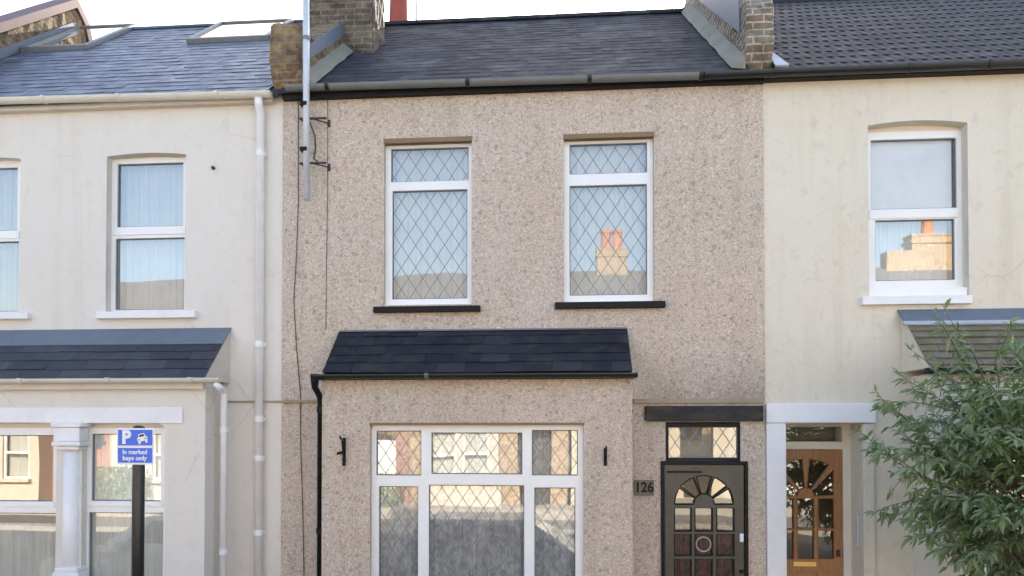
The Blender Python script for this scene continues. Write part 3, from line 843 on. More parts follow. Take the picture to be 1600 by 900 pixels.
# skylights
def roof_window(BL, BR, TL, TR, Z, label):
    p = [on_slope(*q, Z) for q in (BL, BR, TR, TL)]
    x0 = max((p[0].x + p[3].x) / 2, -7.96); x1 = (p[1].x + p[2].x) / 2
    ya, yb_ = (p[0].y + p[1].y) / 2, (p[2].y + p[3].y) / 2
    k = (Z[1] - Z[0]) / (RIDGE_Y - EAVE_Y); n = Vector((0, -k, 1)).normalized(); d = Vector((0, 1, k)).normalized()
    P0 = Vector((0, ya, Z[0] + k * (ya - EAVE_Y))); L = (yb_ - ya) * math.sqrt(1 + k * k); h = .07; fw = .075
    mb = MB()
    def bar(xa, xb, s0, s1, hh):
        a, b = P0 + d * s0, P0 + d * s1
        mb.prism([(xa, a.y, a.z), (xa, b.y, b.z), (xa, b.y + n.y * hh, b.z + n.z * hh), (xa, a.y + n.y * hh, a.z + n.z * hh)], (xb - xa, 0, 0))
    bar(x0, x1, 0, fw, h); bar(x0, x1, L - fw, L, h); bar(x0, x0 + fw, fw, L - fw, h); bar(x1 - fw, x1, fw, L - fw, h)
    o = mb.build('roof_window', M['slate_new'] if False else M['galvdark'], hl, bevel=.008); o['label'] = label
    a, b = P0 + d * fw + n * .045, P0 + d * (L - fw) + n * .045
    MB().poly([(x0 + fw, a.y, a.z), (x1 - fw, a.y, a.z), (x1 - fw, b.y, b.z), (x0 + fw, b.y, b.z)]).build('pane', M['glass_sky'], o)
M['galvdark'] = plain('grey_aluminium_flashing', (.20,.21,.21), .45)
roof_window((52, 80), (152, 78), (110, 47), (199, 45), ZL, 'left roof window')
roof_window((296, 69), (432, 62), (342, 40), (450, 37), ZL, 'right roof window')

# ================================================================== RIGHT HOUSE
hr = thing('terraced_house', 'rough cream house with dark tiled roof and oak door, behind the leafy bush', 'house', (5, 0, 0), 'terraced houses in the row')
YF = .02; ZWr = ZR[0] + .02
r1 = rect(1357, 188, 1513, 474, YF)
pd = rect(1229, 662, 1348, 1000, YF)
rbx0 = at(1462, 700, -.5).x; rbx1 = rbx0 + 3.2
rbw = (rbx0 + .45, rbx1 - .45, .62, 2.25)
link('wall', plate(rl(XR + .002, XRR, -.05, ZWr), [arch(*r1, .04), rl(pd[0], pd[1], .02, pd[3]), rl(rbx0 + .3, rbx1 - .3, .1, 2.3)], YF, .36), M['roughcast'], hr)
shell(hr, XR + .002, XRR, ZWr, ZR, M['room'])
# interlocking tile roof
tm = MB(); exp = .29; Ls = math.hypot(RIDGE_Y - EAVE_Y, ZR[1] - ZR[0]); dv = Vector((0, (RIDGE_Y - EAVE_Y) / Ls, (ZR[1] - ZR[0]) / Ls)); nv = Vector((0, -dv.z, dv.y))
xs0, xs1 = XR + .16, XRR - .1; step = .015; nxs = int((xs1 - xs0) / step)
for r in range(int(Ls / exp) + 1):
    s0, s1 = r * exp, min((r + 1) * exp + .03, Ls); off = .0 if r % 2 else .06
    k0 = len(tm.v)
    for i in range(nxs + 1):
        X = xs0 + i * step; u = ((X + off) % .12) / .12
        hgt = 0.009 * max(0, math.sin(u * math.pi)) ** 1.4
        P = [Vector((X, EAVE_Y, ZR[0])) + dv * s0 + nv * (hgt + .001), Vector((X, EAVE_Y, ZR[0])) + dv * s0 + nv * (hgt + .011), Vector((X, EAVE_Y, ZR[0])) + dv * s1 + nv * (hgt * .9 + .004)]
        tm.v += [tuple(p) for p in P]
    for i in range(nxs):
        a = k0 + i * 3
        tm.f += [(a, a + 3, a + 4, a + 1), (a + 1, a + 4, a + 5, a + 2)]
tm.build('roof', M['tile_dark'], hr)
rt = MB(); rt.tube([(XR + .2, RIDGE_Y, ZR[1] - .03), (XRR, RIDGE_Y, ZR[1] - .03)], .12, 14); rt.build('ridge_tiles', M['tile_dark'], hr)
MB().box(XR + .01, XRR, -.085, YF - .003, at(1400, 116, -.085).z, ZR[0] - .035).build('fascia', M['black'], hr)
ga, gb = at(1100, 122, -.15), at(1600, 103, -.15)
def gline(X): return ga.z + (gb.z - ga.z) * (X - ga.x) / (gb.x - ga.x)
gutter('gutter', ga.x, XRR, -.152, ga.z + .045, .062, M['black_gutter'], hr, gline(XRR) + .045, joints=[at(1210, 118, -.15).x, at(1420, 110, -.15).x, at(1545, 105, -.15).x])
# upper window
Y = YF + .13
o = rect(1357, 205, 1502, 452, Y); ps = [rect(1358, 217, 1495, 326, Y), rect(1368, 343, 1492, 438, Y)]
w = window(hr, 'sash_window', (r1[0] - .012, r1[1] + .012, o[2], o[3]), [(ps[0][0] + .02, *ps[0][1:]), ps[1]], Y, M['upvc'], M['glass_hi'], None, 'upper sash window with white blind', gmats=[M['glass_blind'], M['glass']])
z = o
MB().box(r1[0] - .02, r1[1] + .02, Y + .02, Y + .12, o[3] + .001, r1[3] + .05).build('head_board', M['upvc_cream'], w)
rr = rect(1357, 327, 1498, 341, Y); MB().box(rr[0], rr[1], Y - .014, Y + .001, rr[2], rr[3]).build('meeting_rail', M['upvc'], w, bevel=.004)
MB().box(r1[0] + .004, r1[1] - .004, YF + .03, Y + .1, r1[2] - .02, o[2] - .002).build('inner_sill', M['upvc'], w)
s = rect(1348, 462, 1520, 475, -.05); MB().box(s[0], s[1], -.05, YF + .1, s[2], s[3]).build('window_sill', M['white_trim'], hr, bevel=.008)
curtain(r1[0] + .03, r1[1] - .06, at(1425, 330, .3).z, r1[3], .24, M['blind'], 'white blind in the upper sash window above the bush', 2, .004, name='window_blind', cat='blind')
curtain(r1[0] + .03, r1[1] - .06, r1[2], at(1425, 331, .3).z, .34, M['net_pale'], 'pale net curtain added to lighten the pane below the white blind', 8, .02, 'net curtains behind glass')  # net added behind the lower sash to brighten a dark pane
# door surround and porch recess
s = rect(1197, 630, 1369, 661, -.04)
MB().box(max(s[0], XR + .004), s[1], -.045, YF - .001, s[2], s[3]).build('door_lintel', M['white_trim'], hr, bevel=.012)
s = rect(1198, 661, 1229, 900, -.03)
MB().box(max(s[0], XR + .006), s[1], -.035, YF - .001, 0, s[3] - .002).build('pilaster', M['white_trim'], hr, bevel=.01)
s2 = rect(1350, 661, 1368, 900, -.02)
MB().box(pd[1] + .001, s2[1], -.012, YF - .001, 0, s2[3] - .002).build('pilaster', M['roughcast'], hr, bevel=.01)
Yd2 = YF + .33
fr = rect(1196, 663, 1330, 1000, Yd2); dr = rect(1200, 702, 1318, 1000, Yd2); tp = rect(1204, 667, 1316, 690, Yd2)
fr = (fr[0] - .02, pd[1] + .012, .02, pd[3] + .02)
link('door_frame', plate(rl(*fr), [rl(dr[0], dr[1], .05, dr[3]), rl(*tp)], Yd2, .09), M['upvc_cream'], hr, bevel=.004)
tl_ = MB().poly([(tp[0], Yd2 + .05, tp[2]), (tp[1], Yd2 + .05, tp[2]), (tp[1], Yd2 + .05, tp[3]), (tp[0], Yd2 + .05, tp[3])]).build('transom_light', M['glass'], hr)
def op_(x, y): q = at(x, y, Yd2 + .02); return (q.x, q.z)
oh = []
cxp, cyp = 1259, 779; hx = 44
def fan_edge(a):
    ca, sa = math.cos(R(a)), math.sin(R(a)); r = 1.0
    while r < 90:
        dx_, dy_ = ca * r, sa * r
        if abs(dx_) >= hx or dy_ >= 59 - 13 * (dx_ / hx) ** 2: break
        r += .5
    return op_(cxp + ca * r, cyp - 3 - sa * r)
def fanseg(a0, a1):
    pts = [fan_edge(a0 + (a1 - a0) * k / 9) for k in range(10)]
    for k in range(4):
        a = R(a1 + (a0 - a1) * k / 3); pts.append(op_(cxp + 13 * math.cos(a), cyp - 3 - 13 * math.sin(a)))
    return pts
for a0, a1 in ((178, 139), (131, 95), (85, 53), (45, 2)): oh.append(fanseg(a0, a1))
for (xa, xb) in ((1215, 1240), (1246, 1272), (1278, 1303)):
    for (ya, yb_) in ((779, 825.5), (829, 873)):
        a = op_(xa, yb_); b = op_(xb, ya); oh.append([(a[0], a[1]), (b[0], a[1]), (b[0], b[1]), (a[0], b[1])])
door2 = link('door', plate(rl(dr[0] + .004, dr[1] - .004, .055, dr[3] - .004), oh, Yd2 + .015, .045), M['oak'], hr, bevel=.003)
beads(oh, Yd2 + .014, .006, M['oak'], door2)
a = op_(1208, 880); b = op_(1308, 712)
MB().poly([(a[0], Yd2 + .042, a[1]), (b[0], Yd2 + .042, a[1]), (b[0], Yd2 + .042, b[1]), (a[0], Yd2 + .042, b[1])]).build('pane', M['glass_dark'], door2)
q0, q1 = at(1240, 885, Yd2), at(1276, 878, Yd2); MB().box(q0.x, q1.x, Yd2 + .004, Yd2 + .014, q0.z, q1.z).build('letterbox', M['brass'], door2, bevel=.003)
for (xa, xb) in ((1216, 1240), (1246, 1271), (1277, 1302)):
    a = op_(xa, 960); b = op_(xb, 893); MB().box(a[0], b[0], Yd2 + .006, Yd2 + .014, a[1], b[1]).build('door_panel', M['oak'], door2, bevel=.004)
q = at(1310, 863, Yd2); MB().box(q.x - .018, q.x + .018, Yd2 - .015, Yd2 + .014, q.z - .05, q.z + .03).build('lock', M['rust'], door2, bevel=.004)
q = at(1344, 830, .1); MB().box(pd[1] - .014, pd[1] - .001, .14, .17, q.z - .17, q.z + .17).build('porch_hook', M['galv'], hr)
MB().box(pd[0] - .1, pd[1] + .1, Yd2 + .35, Yd2 + .4, 0, 2.9).build('hall_screen', M['room'], hr)
# bay with a mossy lean-to
rrx0 = at(1408, 492, 0).x; rrz1 = at(1500, 487, YF).z; rrz0 = at(1500, 572, -.62).z; bzr = rrz0 - .06
link('bay_wall', plate(rl(rbx0, rbx1, -.05, bzr + .02), [rl(*rbw)], Yb, .2), M['roughcast'], hr)
MB().box(rbx0, rbx0 + .2, Yb + .202, YF - .002, -.05, bzr).build('bay_return', M['roughcast'], hr)
MB().box(rbx1 - .2, rbx1, Yb + .202, YF - .002, -.05, bzr).build('bay_return', M['roughcast'], hr)
window(hr, 'bay_window', rbw, [(rbw[0] + .07, (rbw[0] + rbw[1]) / 2 - .05, .7, 2.18), ((rbw[0] + rbw[1]) / 2 + .05, rbw[1] - .07, .7, 2.18)], Yb + .1, M['upvc'], M['glass'])
kk = .26; ym, zm = YF + (-.62 - YF) * kk, rrz1 + (rrz0 - rrz1) * kk
grid_slates('bay_roof', rrx0, rrx0 + 3.5, -.62, rrz0, ym + .02, zm + .02, .17, .11, M['tile_moss'], hr, th=.01, wob=.008)
MB().prism([(rrx0 - .03, ym - .02, zm + .03), (rrx0 - .03, YF - .002, rrz1 + .03), (rrx0 - .03, YF - .002, rrz1 + .008), (rrx0 - .03, ym - .02, zm + .004)], (3.5, 0, 0)).build('bay_flashing', M['lead'], hr)
MB().tube([(rrx0 - .05, ym - .02, zm + .02), (rrx0 + 3.5, ym - .02, zm + .02)], .026, 10).build('lead_roll', M['lead_pale'], hr)
MB().prism([(rrx0 + .004, -.6, rrz0 - .012), (rrx0 + .004, YF - .004, rrz1 - .012), (rrx0 + .004, YF - .004, rrz0 - .012)], (3.48, 0, 0)).build('bay_roof_base', M['roughcast'], hr)
MB().box(rrx0 - .02, rrx0 + 3.5, -.64, -.56, rrz0 - .075, rrz0 - .014).build('bay_fascia', M['black'], hr)

# ================================================================== party walls and chimneys
def party_wall(x0, x1, Z, up, label, bmat, front, side, lead_side=None, lead_from=.42, fil=None, cop=None, corbel=.3, Y0=-.13, pier=None):
    """brick upstand along the roof verge, gable shaped, front end corbelled"""
    k = (Z[1] - Z[0]) / (RIDGE_Y - EAVE_Y); yb = 2 * RIDGE_Y - EAVE_Y
    p = thing('party_wall', label, 'party wall', ((x0 + x1) / 2, 0, Z[0]), 'brick party walls above the roofs')
    zr = lambda y: Z[0] + k * (min(y, 2 * RIDGE_Y - y) - EAVE_Y)
    prof = [(Y0 + corbel * .75, Z[0] - .10), (Y0 + corbel * .25, Z[0] + .10), (Y0, Z[0] + .26), (Y0, Z[0] + up - .06), (Y0 + .12, zr(Y0 + .12) + up), (RIDGE_Y, zr(RIDGE_Y) + up), (yb, zr(yb) + up), (yb, zr(yb) - .1), (RIDGE_Y, zr(RIDGE_Y) - .2)]
    if pier: prof[3:5] = [(Y0, Z[0] + pier - .05), (Y0 + .06, Z[0] + pier), (Y0 + .34, Z[0] + pier + .02), (Y0 + .36, zr(Y0 + .36) + up)]
    weather(MB().prism([(x0, y, z) for y, z in prof], (x1 - x0, 0, 0)).build('brickwork', bmat, p), .05, .13, 5)
    if lead_side:
        xs = x1 + .001 if lead_side > 0 else x0 - .013
        a, b = up * lead_from, up + .012
        ya = Y0 + .28
        MB().prism([(xs, ya, zr(ya) + a + .05), (xs, RIDGE_Y, zr(RIDGE_Y) + a), (xs, RIDGE_Y, zr(RIDGE_Y) + b), (xs, ya, zr(ya) + b)], (.012, 0, 0)).build('lead_cladding', M['lead'], p)
    if fil:
        xs = x1 if fil > 0 else x0; w = .15 * fil
        rnd = random.Random(3); mb = MB(); n = 22; vs_ = []
        for i in range(n + 1):
            y = EAVE_Y + .02 + (RIDGE_Y - EAVE_Y - .04) * i / n; z = zr(y); j = rnd.uniform(.93, 1.07)
            mb.v += [(xs + .001 * fil, y, z + .015), (xs + w * j, y, z + .028), (xs + w * .55 * j, y, z + .09 * j), (xs + .001 * fil, y, z + .15 * j)]
        for i in range(n):
            a = i * 4
            mb.f += [(a + 1, a + 5, a + 6, a + 2), (a + 2, a + 6, a + 7, a + 3)]
        mb.f += [(0, 1, 2, 3)]
        mb.build('mortar_fillet', M['mortar'], p)
    if cop:
        c = MB()
        for (ya, yb_) in ((Y0, RIDGE_Y), (RIDGE_Y, yb)):
            c.prism([(x0 - .05, ya, zr(ya) + up + .002), (x0 - .05, yb_, zr(yb_) + up + .002), (x0 - .05, yb_, zr(yb_) + up + .15), (x0 - .05, ya, zr(ya) + up + .15)], (x1 - x0 + .09, 0, 0))
        c.build('coping', M['coping'], p)
        xs = x1 + .001
        MB().prism([(xs, EAVE_Y, zr(EAVE_Y) + .01), (xs, RIDGE_Y, zr(RIDGE_Y) + .01), (xs, RIDGE_Y, zr(RIDGE_Y) + .17), (xs, EAVE_Y, zr(EAVE_Y) + .17)], (.012, 0, 0)).build('lead_flashing', M['lead'], p)
    return p
xa, xb = at(421, 90, -.13).x, at(470, 90, -.13).x
upl = at(445, 32, -.13).z - ZC[0]
party_wall(xa, xb, ZC, .42, 'yellow brown brick party wall end beside the tall grey aerial pole', M['brick_y'], None, None, 1, .5, 1, pier=upl)
xc_, xd = at(1166, 60, -.13).x, at(1211, 60, -.13).x
upr = at(1188, 2, -.13).z - ZC[0]
pr = party_wall(xc_, xd, ZC, upr, 'brown brick party wall end with pale mortar between pebbledash and dark tiled roofs', M['brick_pale'], None, None, -1, .42, -1)
f0, f1 = at(1190, 104, -.1), at(1232, 104, -.1)
MB().prism([(xd + .002, EAVE_Y, ZC[0] + .03), (f1.x, EAVE_Y - .01, ZR[0] + .055), (xd + .002, EAVE_Y + .5, ZC[0] + .50)], (0, -.012, .012)).build('lead_apron', M['lead_pale'], pr)
print('PARAPET', on_slope(0,95,ZL), on_slope(52,78,ZL), on_slope(104,47,ZL), 'sky', on_slope(52,80,ZL), on_slope(110,47,ZL), on_slope(152,78,ZL), on_slope(199,45,ZL), ZL, ZC, ZR, XL, XR)
a = on_slope(0, 95, ZL); b = on_slope(104, 47, ZL)
xw = -7.98
party_wall(xw - .34, xw, ZL, .40, 'brick party wall with plum coping at the top left corner of photo', M['brick_y'], None, None, None, .4, None, True)

def stack(x0, x1, y0, y1, z0, z1, m, label, pots, corb=True, shoulder=0):
    c = thing('chimney_stack', label, 'chimney', ((x0 + x1) / 2, (y0 + y1) / 2, z0), 'chimney stacks')
    b = MB().box(x0, x1, y0, y1, z0, z1)
    if corb:
        b.box(x0 - .05, x1 + .05, y0 - .05, y1 + .05, z1 - .28, z1 - .14); b.box(x0 - .03, x1 + .03, y0 - .03, y1 + .03, z1 + .001, z1 + .08)
    if shoulder: b.box(x0 - shoulder, x0 - .001, y0 + .04, y1, z0, z1 - .55).box(x1 + .001, x1 + shoulder, y0 + .04, y1, z0, z1 - .8)
    bo_ = b.build('brickwork', m, c)
    if not shoulder and y0 > 0: weather(bo_, .045, .13, 5, .02)
    for (px_, py_, h, mm, r) in pots:
        MB().tube([(px_, py_, z1 + .0), (px_, py_, z1 + .12), (px_, py_, z1 + h - .14), (px_, py_, z1 + h - .13), (px_, py_, z1 + h - .06), (px_, py_, z1 + h)], [r * 1.15, r * 1.08, r * .92, r * 1.15, r * 1.15, r], 18).build('chimney_pot', mm, c, smooth=False)
    return c
kC = (ZC[1] - ZC[0]) / (RIDGE_Y - EAVE_Y)
sx0, sx1 = at(482, 20, 1.5).x, at(583, 20, 1.5).x
stack(sx0, sx1, 1.5, 2.15, ZC[0] + kC * 1.4, ZC[1] + 1.3, M['brick_d'], 'sooty brick chimney stack rising behind the grey aerial pole', [(sx0 + .2, 1.85, .6, M['clay'], .12), (sx1 - .2, 1.85, .6, M['clay'], .12)])
q0, q1 = at(608, 20, 5.2).x, at(638, 20, 5.2).x; zt = at(623, 45, 5.2).z
cs = stack(q0 - .35, q1 + .6, 4.9, 5.5, ZC[1] - 1.6, zt - .35, M['brick_d'], 'rear chimney with tall red clay pot just showing over the ridge', [((q0 + q1) / 2, 5.2, 1.3, M['clay'], (q1 - q0) / 2.1), (q0 - .22, 5.2, .75, M['clay_dark'], .09)], False)
q = at(651, 20, 5.2)
MB().tube([(q.x, 5.2, zt - .4), (q.x, 5.2, zt + 1.6)], .018, 8).build('aerial_rod', M['galv'], cs)
q0, q1 = at(1079, 5, 4.4).x, at(1111, 5, 4.4).x; zt = at(1095, -25, 4.4).z
stack(q0, q1, 4.4, 4.9, ZC[1] - 1.0, zt, M['brick_sun'], 'pale cream chimney stack just showing above the ridge at right', [], False)

# ================================================================== aerial pole, cables, hooks, number plaque
ya = -.2
pt, pb = at(478, -60, ya), at(479, 312, ya)
am = thing('aerial_mast', 'tall grey steel aerial pole bracketed to the pebbledash wall', 'aerial pole', (pb.x, ya, pb.z))
MB().tube([(pt.x, ya, pt.z), (pb.x, ya, pb.z)], .036, 14).build('pole', M['galv'], am, smooth=True)
MB().tube([(at(479, 60, ya).x, ya, at(479, 60, ya).z - .02), (at(479, 60, ya).x, ya, at(479, 60, ya).z + .02)], .042, 14).build('pole_joint', M['galvdark'], am)
for y in (183, 253):
    q = at(478, y, ya); e = at(516, y, -.01); w0 = at(466, y, ya)
    b = MB().box(w0.x, e.x, ya + .03, ya + .055, q.z - .008, q.z + .008)
    b.tube([(q.x + .05, ya + .04, q.z + .0), (e.x - .02, -.002, q.z + .002)], .008, 8).tube([(w0.x + .02, ya + .05, q.z), (w0.x + .02, -.002, q.z)], .012, 8)
    b.box(e.x - .03, e.x, -.010, -.002, q.z - .04, q.z + .04)
    b.build('wall_bracket', M['rust'], am)
for y in (163, 234):
    q = at(474, y, ya); MB().box(q.x - .03, q.x + .05, ya - .045, ya + .045, q.z - .022, q.z + .022).build('pole_clamp', M['black'], am, bevel=.006)
def cable(pts, Y, label, r=.006):
    P = [at(x, y, Y) for x, y in pts]
    dn = []
    for i in range(len(P) - 1):
        for k in range(4): dn.append(P[i].lerp(P[i + 1], k / 4))
    dn.append(P[-1])
    return tag(MB().tube(dn, r, 6).build('aerial_cable', M['cable'], None, smooth=True), label, 'cable', 'cables on the pebbledash wall')
cable([(466, 148), (466, 320), (463, 400), (459, 470), (463, 540), (469, 610), (470, 700), (473, 800), (475, 900)], -.012, 'long dark cable wandering down the pebbledash wall to the left of black pipe', .0045)
cable([(512, 148), (512, 300), (510, 420), (509, 516)], -.012, 'thin straight dark cable running down beside aerial brackets to bay roof', .0032)
cable([(480, 180), (486, 196), (492, 212), (493, 232), (490, 248), (496, 252)], -.05, 'short loose black cable looping between the two aerial brackets', .009)
def hook(px, y0, y1, label, stub):
    q0, q1 = at(px, y0, Yb - .03), at(px, y1, Yb - .03)
    b = MB().box(q0.x - .016, q0.x + .016, Yb - .02, Yb - .002, q1.z, q0.z)
    b.tube([(q0.x, Yb - .01, q0.z - .02), (q0.x, Yb - .14, q0.z - .01), (q0.x, Yb - .17, q0.z + .02)], .009, 8)
    b.tube([(q0.x, Yb - .01, q1.z + .04), (q0.x, Yb - .10, q0.z - .03)], .008, 8)
    if stub: b.tube([(q0.x, Yb - .03, (q0.z + q1.z) / 2), (q0.x - .07, Yb - .03, (q0.z + q1.z) / 2 - .02)], .014, 8)
    return tag(b.build('basket_hook', M['black'], None), label, 'hook', 'basket hooks on the bay wall')
hook(537, 684, 728, 'longer black iron basket hook on pebbledash between black pipe and bay window', True)
hook(946, 700, 728, 'shorter black iron basket hook on pebbledash right of the bay window', False)
s = rect(988, 750, 1022, 774, -.02)
pl = thing('number_plaque', 'small brown house number plaque on pebbledash left of the dark door', 'number plaque', ((s[0] + s[1]) / 2, 0, s[2]))
MB().box(s[0] + .02, s[1], -.022, -.002, s[2], s[3]).build('plate', M['plaque'], pl, bevel=.004)
text_mesh('126', .15, M['black'], 'digits', ((s[0] + s[1]) / 2 + .01, -.024, (s[2] + s[3]) / 2), pl, bold=.004, width=.18)

# ================================================================== parking sign
ys = -3.4
s = rect(182, 669, 240, 726, ys)
cxs = (s[0] + s[1]) / 2; czs = (s[2] + s[3]) / 2; pw = (at(225, 800, ys).x - at(207, 800, ys).x) / 2
pk = thing('parking_sign', 'blue and white parking sign on a black pole before the cream bay', 'parking sign', (at(216, 800, ys).x, ys + .05, STREET))
px_ = at(216, 800, ys + .05).x
pz = at(216, 667, ys).z
MB().tube([(px_, ys + .05, STREET), (px_, ys + .05, pz - .01), (px_, ys + .05, pz + .004), (px_, ys + .05, pz + .01)], [pw, pw, pw * .85, pw * .4], 20).build('pole', M['pole_black'], pk, smooth=True)
zz = lambda y: at(211, y, ys).z
xx = lambda x: at(x, 697, ys).x
pn = MB().box(s[0], s[1], ys + .003, ys + .008, s[2], s[3]).build('sign_plate', M['sign_white'], pk, bevel=.001)
MB().box(xx(184.5), xx(237.7), ys - .001, ys + .002, zz(696), zz(671.5)).build('upper_panel', M['sign_blue'], pn)
MB().box(xx(184.5), xx(237.7), ys - .001, ys + .002, zz(723), zz(700)).build('lower_panel', M['sign_blue'], pn)
text_mesh('P', .122, M['sign_white'], 'lettering', (xx(197.5), ys - .003, zz(684)), pn, bold=.006)
text_mesh('In marked', .044, M['sign_white'], 'lettering', (xx(211), ys - .003, zz(706.5)), pn, bold=.0008, width=.175)
text_mesh('bays only', .044, M['sign_white'], 'lettering', (xx(211), ys - .003, zz(716)), pn, bold=.0008, width=.175)
# pictogram: a car tipped over a kerb
c = MB(); k0 = Vector((xx(222.5), 0, zz(685))); rot = Matrix.Rotation(R(-12), 4, 'Y')
def pic(pts, y=ys - .003, m=None):
    mb = MB(); mb.prism([(k0 + (rot @ Vector((x, 0, z))) + Vector((0, y, 0))) for x, z in pts], (0, .0015, 0)); return mb
pic([(-.034,-.018),(.034,-.018),(.038,.002),(.027,.012),(.018,.034),(-.020,.034),(-.029,.012),(-.038,.002)]).build('car_symbol', M['sign_white'], pn)
mk = MB()
for pts in ([(-.015,.028),(.014,.028),(.020,.013),(-.021,.013)], [(-.030,-.002),(-.018,-.002),(-.018,-.009),(-.030,-.009)], [(.018,-.002),(.030,-.002),(.030,-.009),(.018,-.009)]):
    mk.prism([(k0 + (rot @ Vector((x, 0, z))) + Vector((0, ys - .0045, 0))) for x, z in pts], (0, .0013, 0))
mk.build('symbol_marks', M['pole_black'], pn)
wh = MB()
for pts in ([(-.032,-.018),(-.018,-.018),(-.018,-.034),(-.032,-.034)], [(.018,-.018),(.032,-.018),(.032,-.034),(.018,-.034)]):
    wh.prism([(k0 + (rot @ Vector((x, 0, z))) + Vector((0, ys - .003, 0))) for x, z in pts], (0, .0015, 0))
wh.build('symbol_wheels', M['sign_white'], pn)

# ================================================================== bush
def bush():
    rnd = random.Random(21)
    Yc = -1.75
    ctr = Vector((3.94, Yc, 2.08)); rad = Vector((1.36, .9, 1.30))
    base = Vector((4.15, Yc, .0))
    bs = thing('leafy_bush', 'leafy dark green bush with long drooping leaves before the right bay', 'bush', base)
    st = MB(); LV = []; LF = []
    def leaf(p, d, L, w, up):
        d = d.normalized(); s = d.cross(up)
        if s.length < .05: s = Vector((1, 0, 0))
        s.normalize(); n = s.cross(d)
        k = len(LV); dr = rnd.uniform(.05, .30) * L
        a = p; b = p + d * L * .35 + n * (.02 * L); c = p + d * L * .72 - Vector((0, 0, dr * .4)); e = p + d * L - Vector((0, 0, dr))
        fo = n * w * .35
        LV.extend([a, b - s * w + fo, b, b + s * w + fo, c - s * w * .75 + fo, c, c + s * w * .75 + fo, e])
        LF.extend([(k, k+1, k+2), (k, k+2, k+3), (k+1, k+4, k+5, k+2), (k+2, k+5, k+6, k+3), (k+4, k+7, k+5), (k+5, k+7, k+6)])
    def twig(p0, d, L, r, nl):
        pts = [p0]; d = d.normalized(); p = p0
        for i in range(6):
            d = (d + Vector((rnd.uniform(-.18,.18), rnd.uniform(-.18,.18), rnd.uniform(-.14,.10)))).normalized()
            p = p + d * L / 6; pts.append(p)
        st.tube(pts, [r * (1 - .8 * i / 6) for i in range(7)], 5, False)
        for i in range(nl):
            t = rnd.uniform(.12, 1.0) * 6; k = min(int(t), 5); q = pts[k].lerp(pts[k + 1], t - k)
            td = (pts[k + 1] - pts[k]).normalized()
            side = Vector((rnd.gauss(0, 1), rnd.gauss(0, 1), rnd.gauss(-.25, .6))).normalized()
            dd = td * rnd.uniform(.35, 1.0) + side * .75 + Vector((0, 0, -.12))
            ll = rnd.uniform(.055, .125)
            leaf(q, dd, ll, ll * rnd.uniform(.115, .17), Vector((rnd.gauss(0, .35), rnd.gauss(-.75, .35), 1)))
        return pts
    for i in range(5):
        b = base + Vector((rnd.uniform(-.18, .18), rnd.uniform(-.12, .12), -.02))
        st.tube([b, b.lerp(ctr, .35) + Vector((rnd.uniform(-.2,.2), rnd.uniform(-.15,.15), 0)), b.lerp(ctr, .75) + Vector((rnd.uniform(-.45,.45), rnd.uniform(-.3,.3), 0))], [.032, .024, .016], 7)
    n = 0
    tips = 0
    while tips < 215:
        u = Vector((rnd.gauss(0, 1), rnd.gauss(0, 1), rnd.gauss(.1, 1))).normalized()
        rr = rnd.uniform(.55, 1.0) * (1 + .12 * math.sin(u.x * 7 + u.z * 5) + .09 * math.sin(u.z * 11 + 2))
        tip = ctr + Vector((u.x * rad.x, u.y * rad.y, u.z * rad.z)) * rr
        if tip.z < .5: continue
        if tip.x < 3.5 and tip.z < .98: continue
        src = ctr + (tip - ctr) * rnd.uniform(.15, .5) + Vector((0, 0, -.2))
        d = tip - src
        pts = twig(src, d + Vector((0, 0, .25 * d.length)), d.length * 1.06, .008, int(20 + d.length * 34))
        for _ in range(2):
            k = rnd.randint(2, 5); dd = (pts[k + 1 if k < 6 else 6] - pts[k]).normalized() + Vector((rnd.gauss(0, .6), rnd.gauss(0, .6), rnd.gauss(0, .4)))
            twig(pts[k], dd, rnd.uniform(.22, .46), .005, rnd.randint(14, 22))
        tips += 1
    # sprays that stand clear of the crown, as in the photograph
    for (x0, y0, x1, y1, Y, nl) in ((1470, 720, 1352, 700, -1.9, 26), (1480, 640, 1372, 612, -1.9, 26), (1500, 600, 1412, 560, -1.8, 22), (1540, 600, 1512, 462, -1.8, 26), (1500, 560, 1452, 492, -1.7, 20), (1560, 560, 1570, 500, -1.7, 20),
                                (1500, 830, 1430, 842, -2.0, 20), (1520, 850, 1455, 868, -2.0, 20), (1470, 690, 1385, 770, -2.0, 24), (1560, 840, 1510, 890, -2.0, 22), (1480, 660, 1392, 660, -1.7, 24), (1500, 760, 1420, 775, -1.8, 22), (1600, 620, 1590, 520, -1.8, 26)):
        a, b = at(x0, y0, Y), at(x1, y1, Y); d = b - a
        twig(a, d + Vector((0, 0, .12 * d.length)), d.length, .007, nl)
    st.build('stem', M['bark'], bs, smooth=True)
    me = bpy.data.meshes.new('foliage'); me.from_pydata([tuple(v) for v in LV], [], LF)
    o = bpy.data.objects.new('foliage', me); COL.objects.link(o); me.materials.append(M['leaf']); adopt(o, bs)
    return len(LF) // 6
print('leaves', bush())

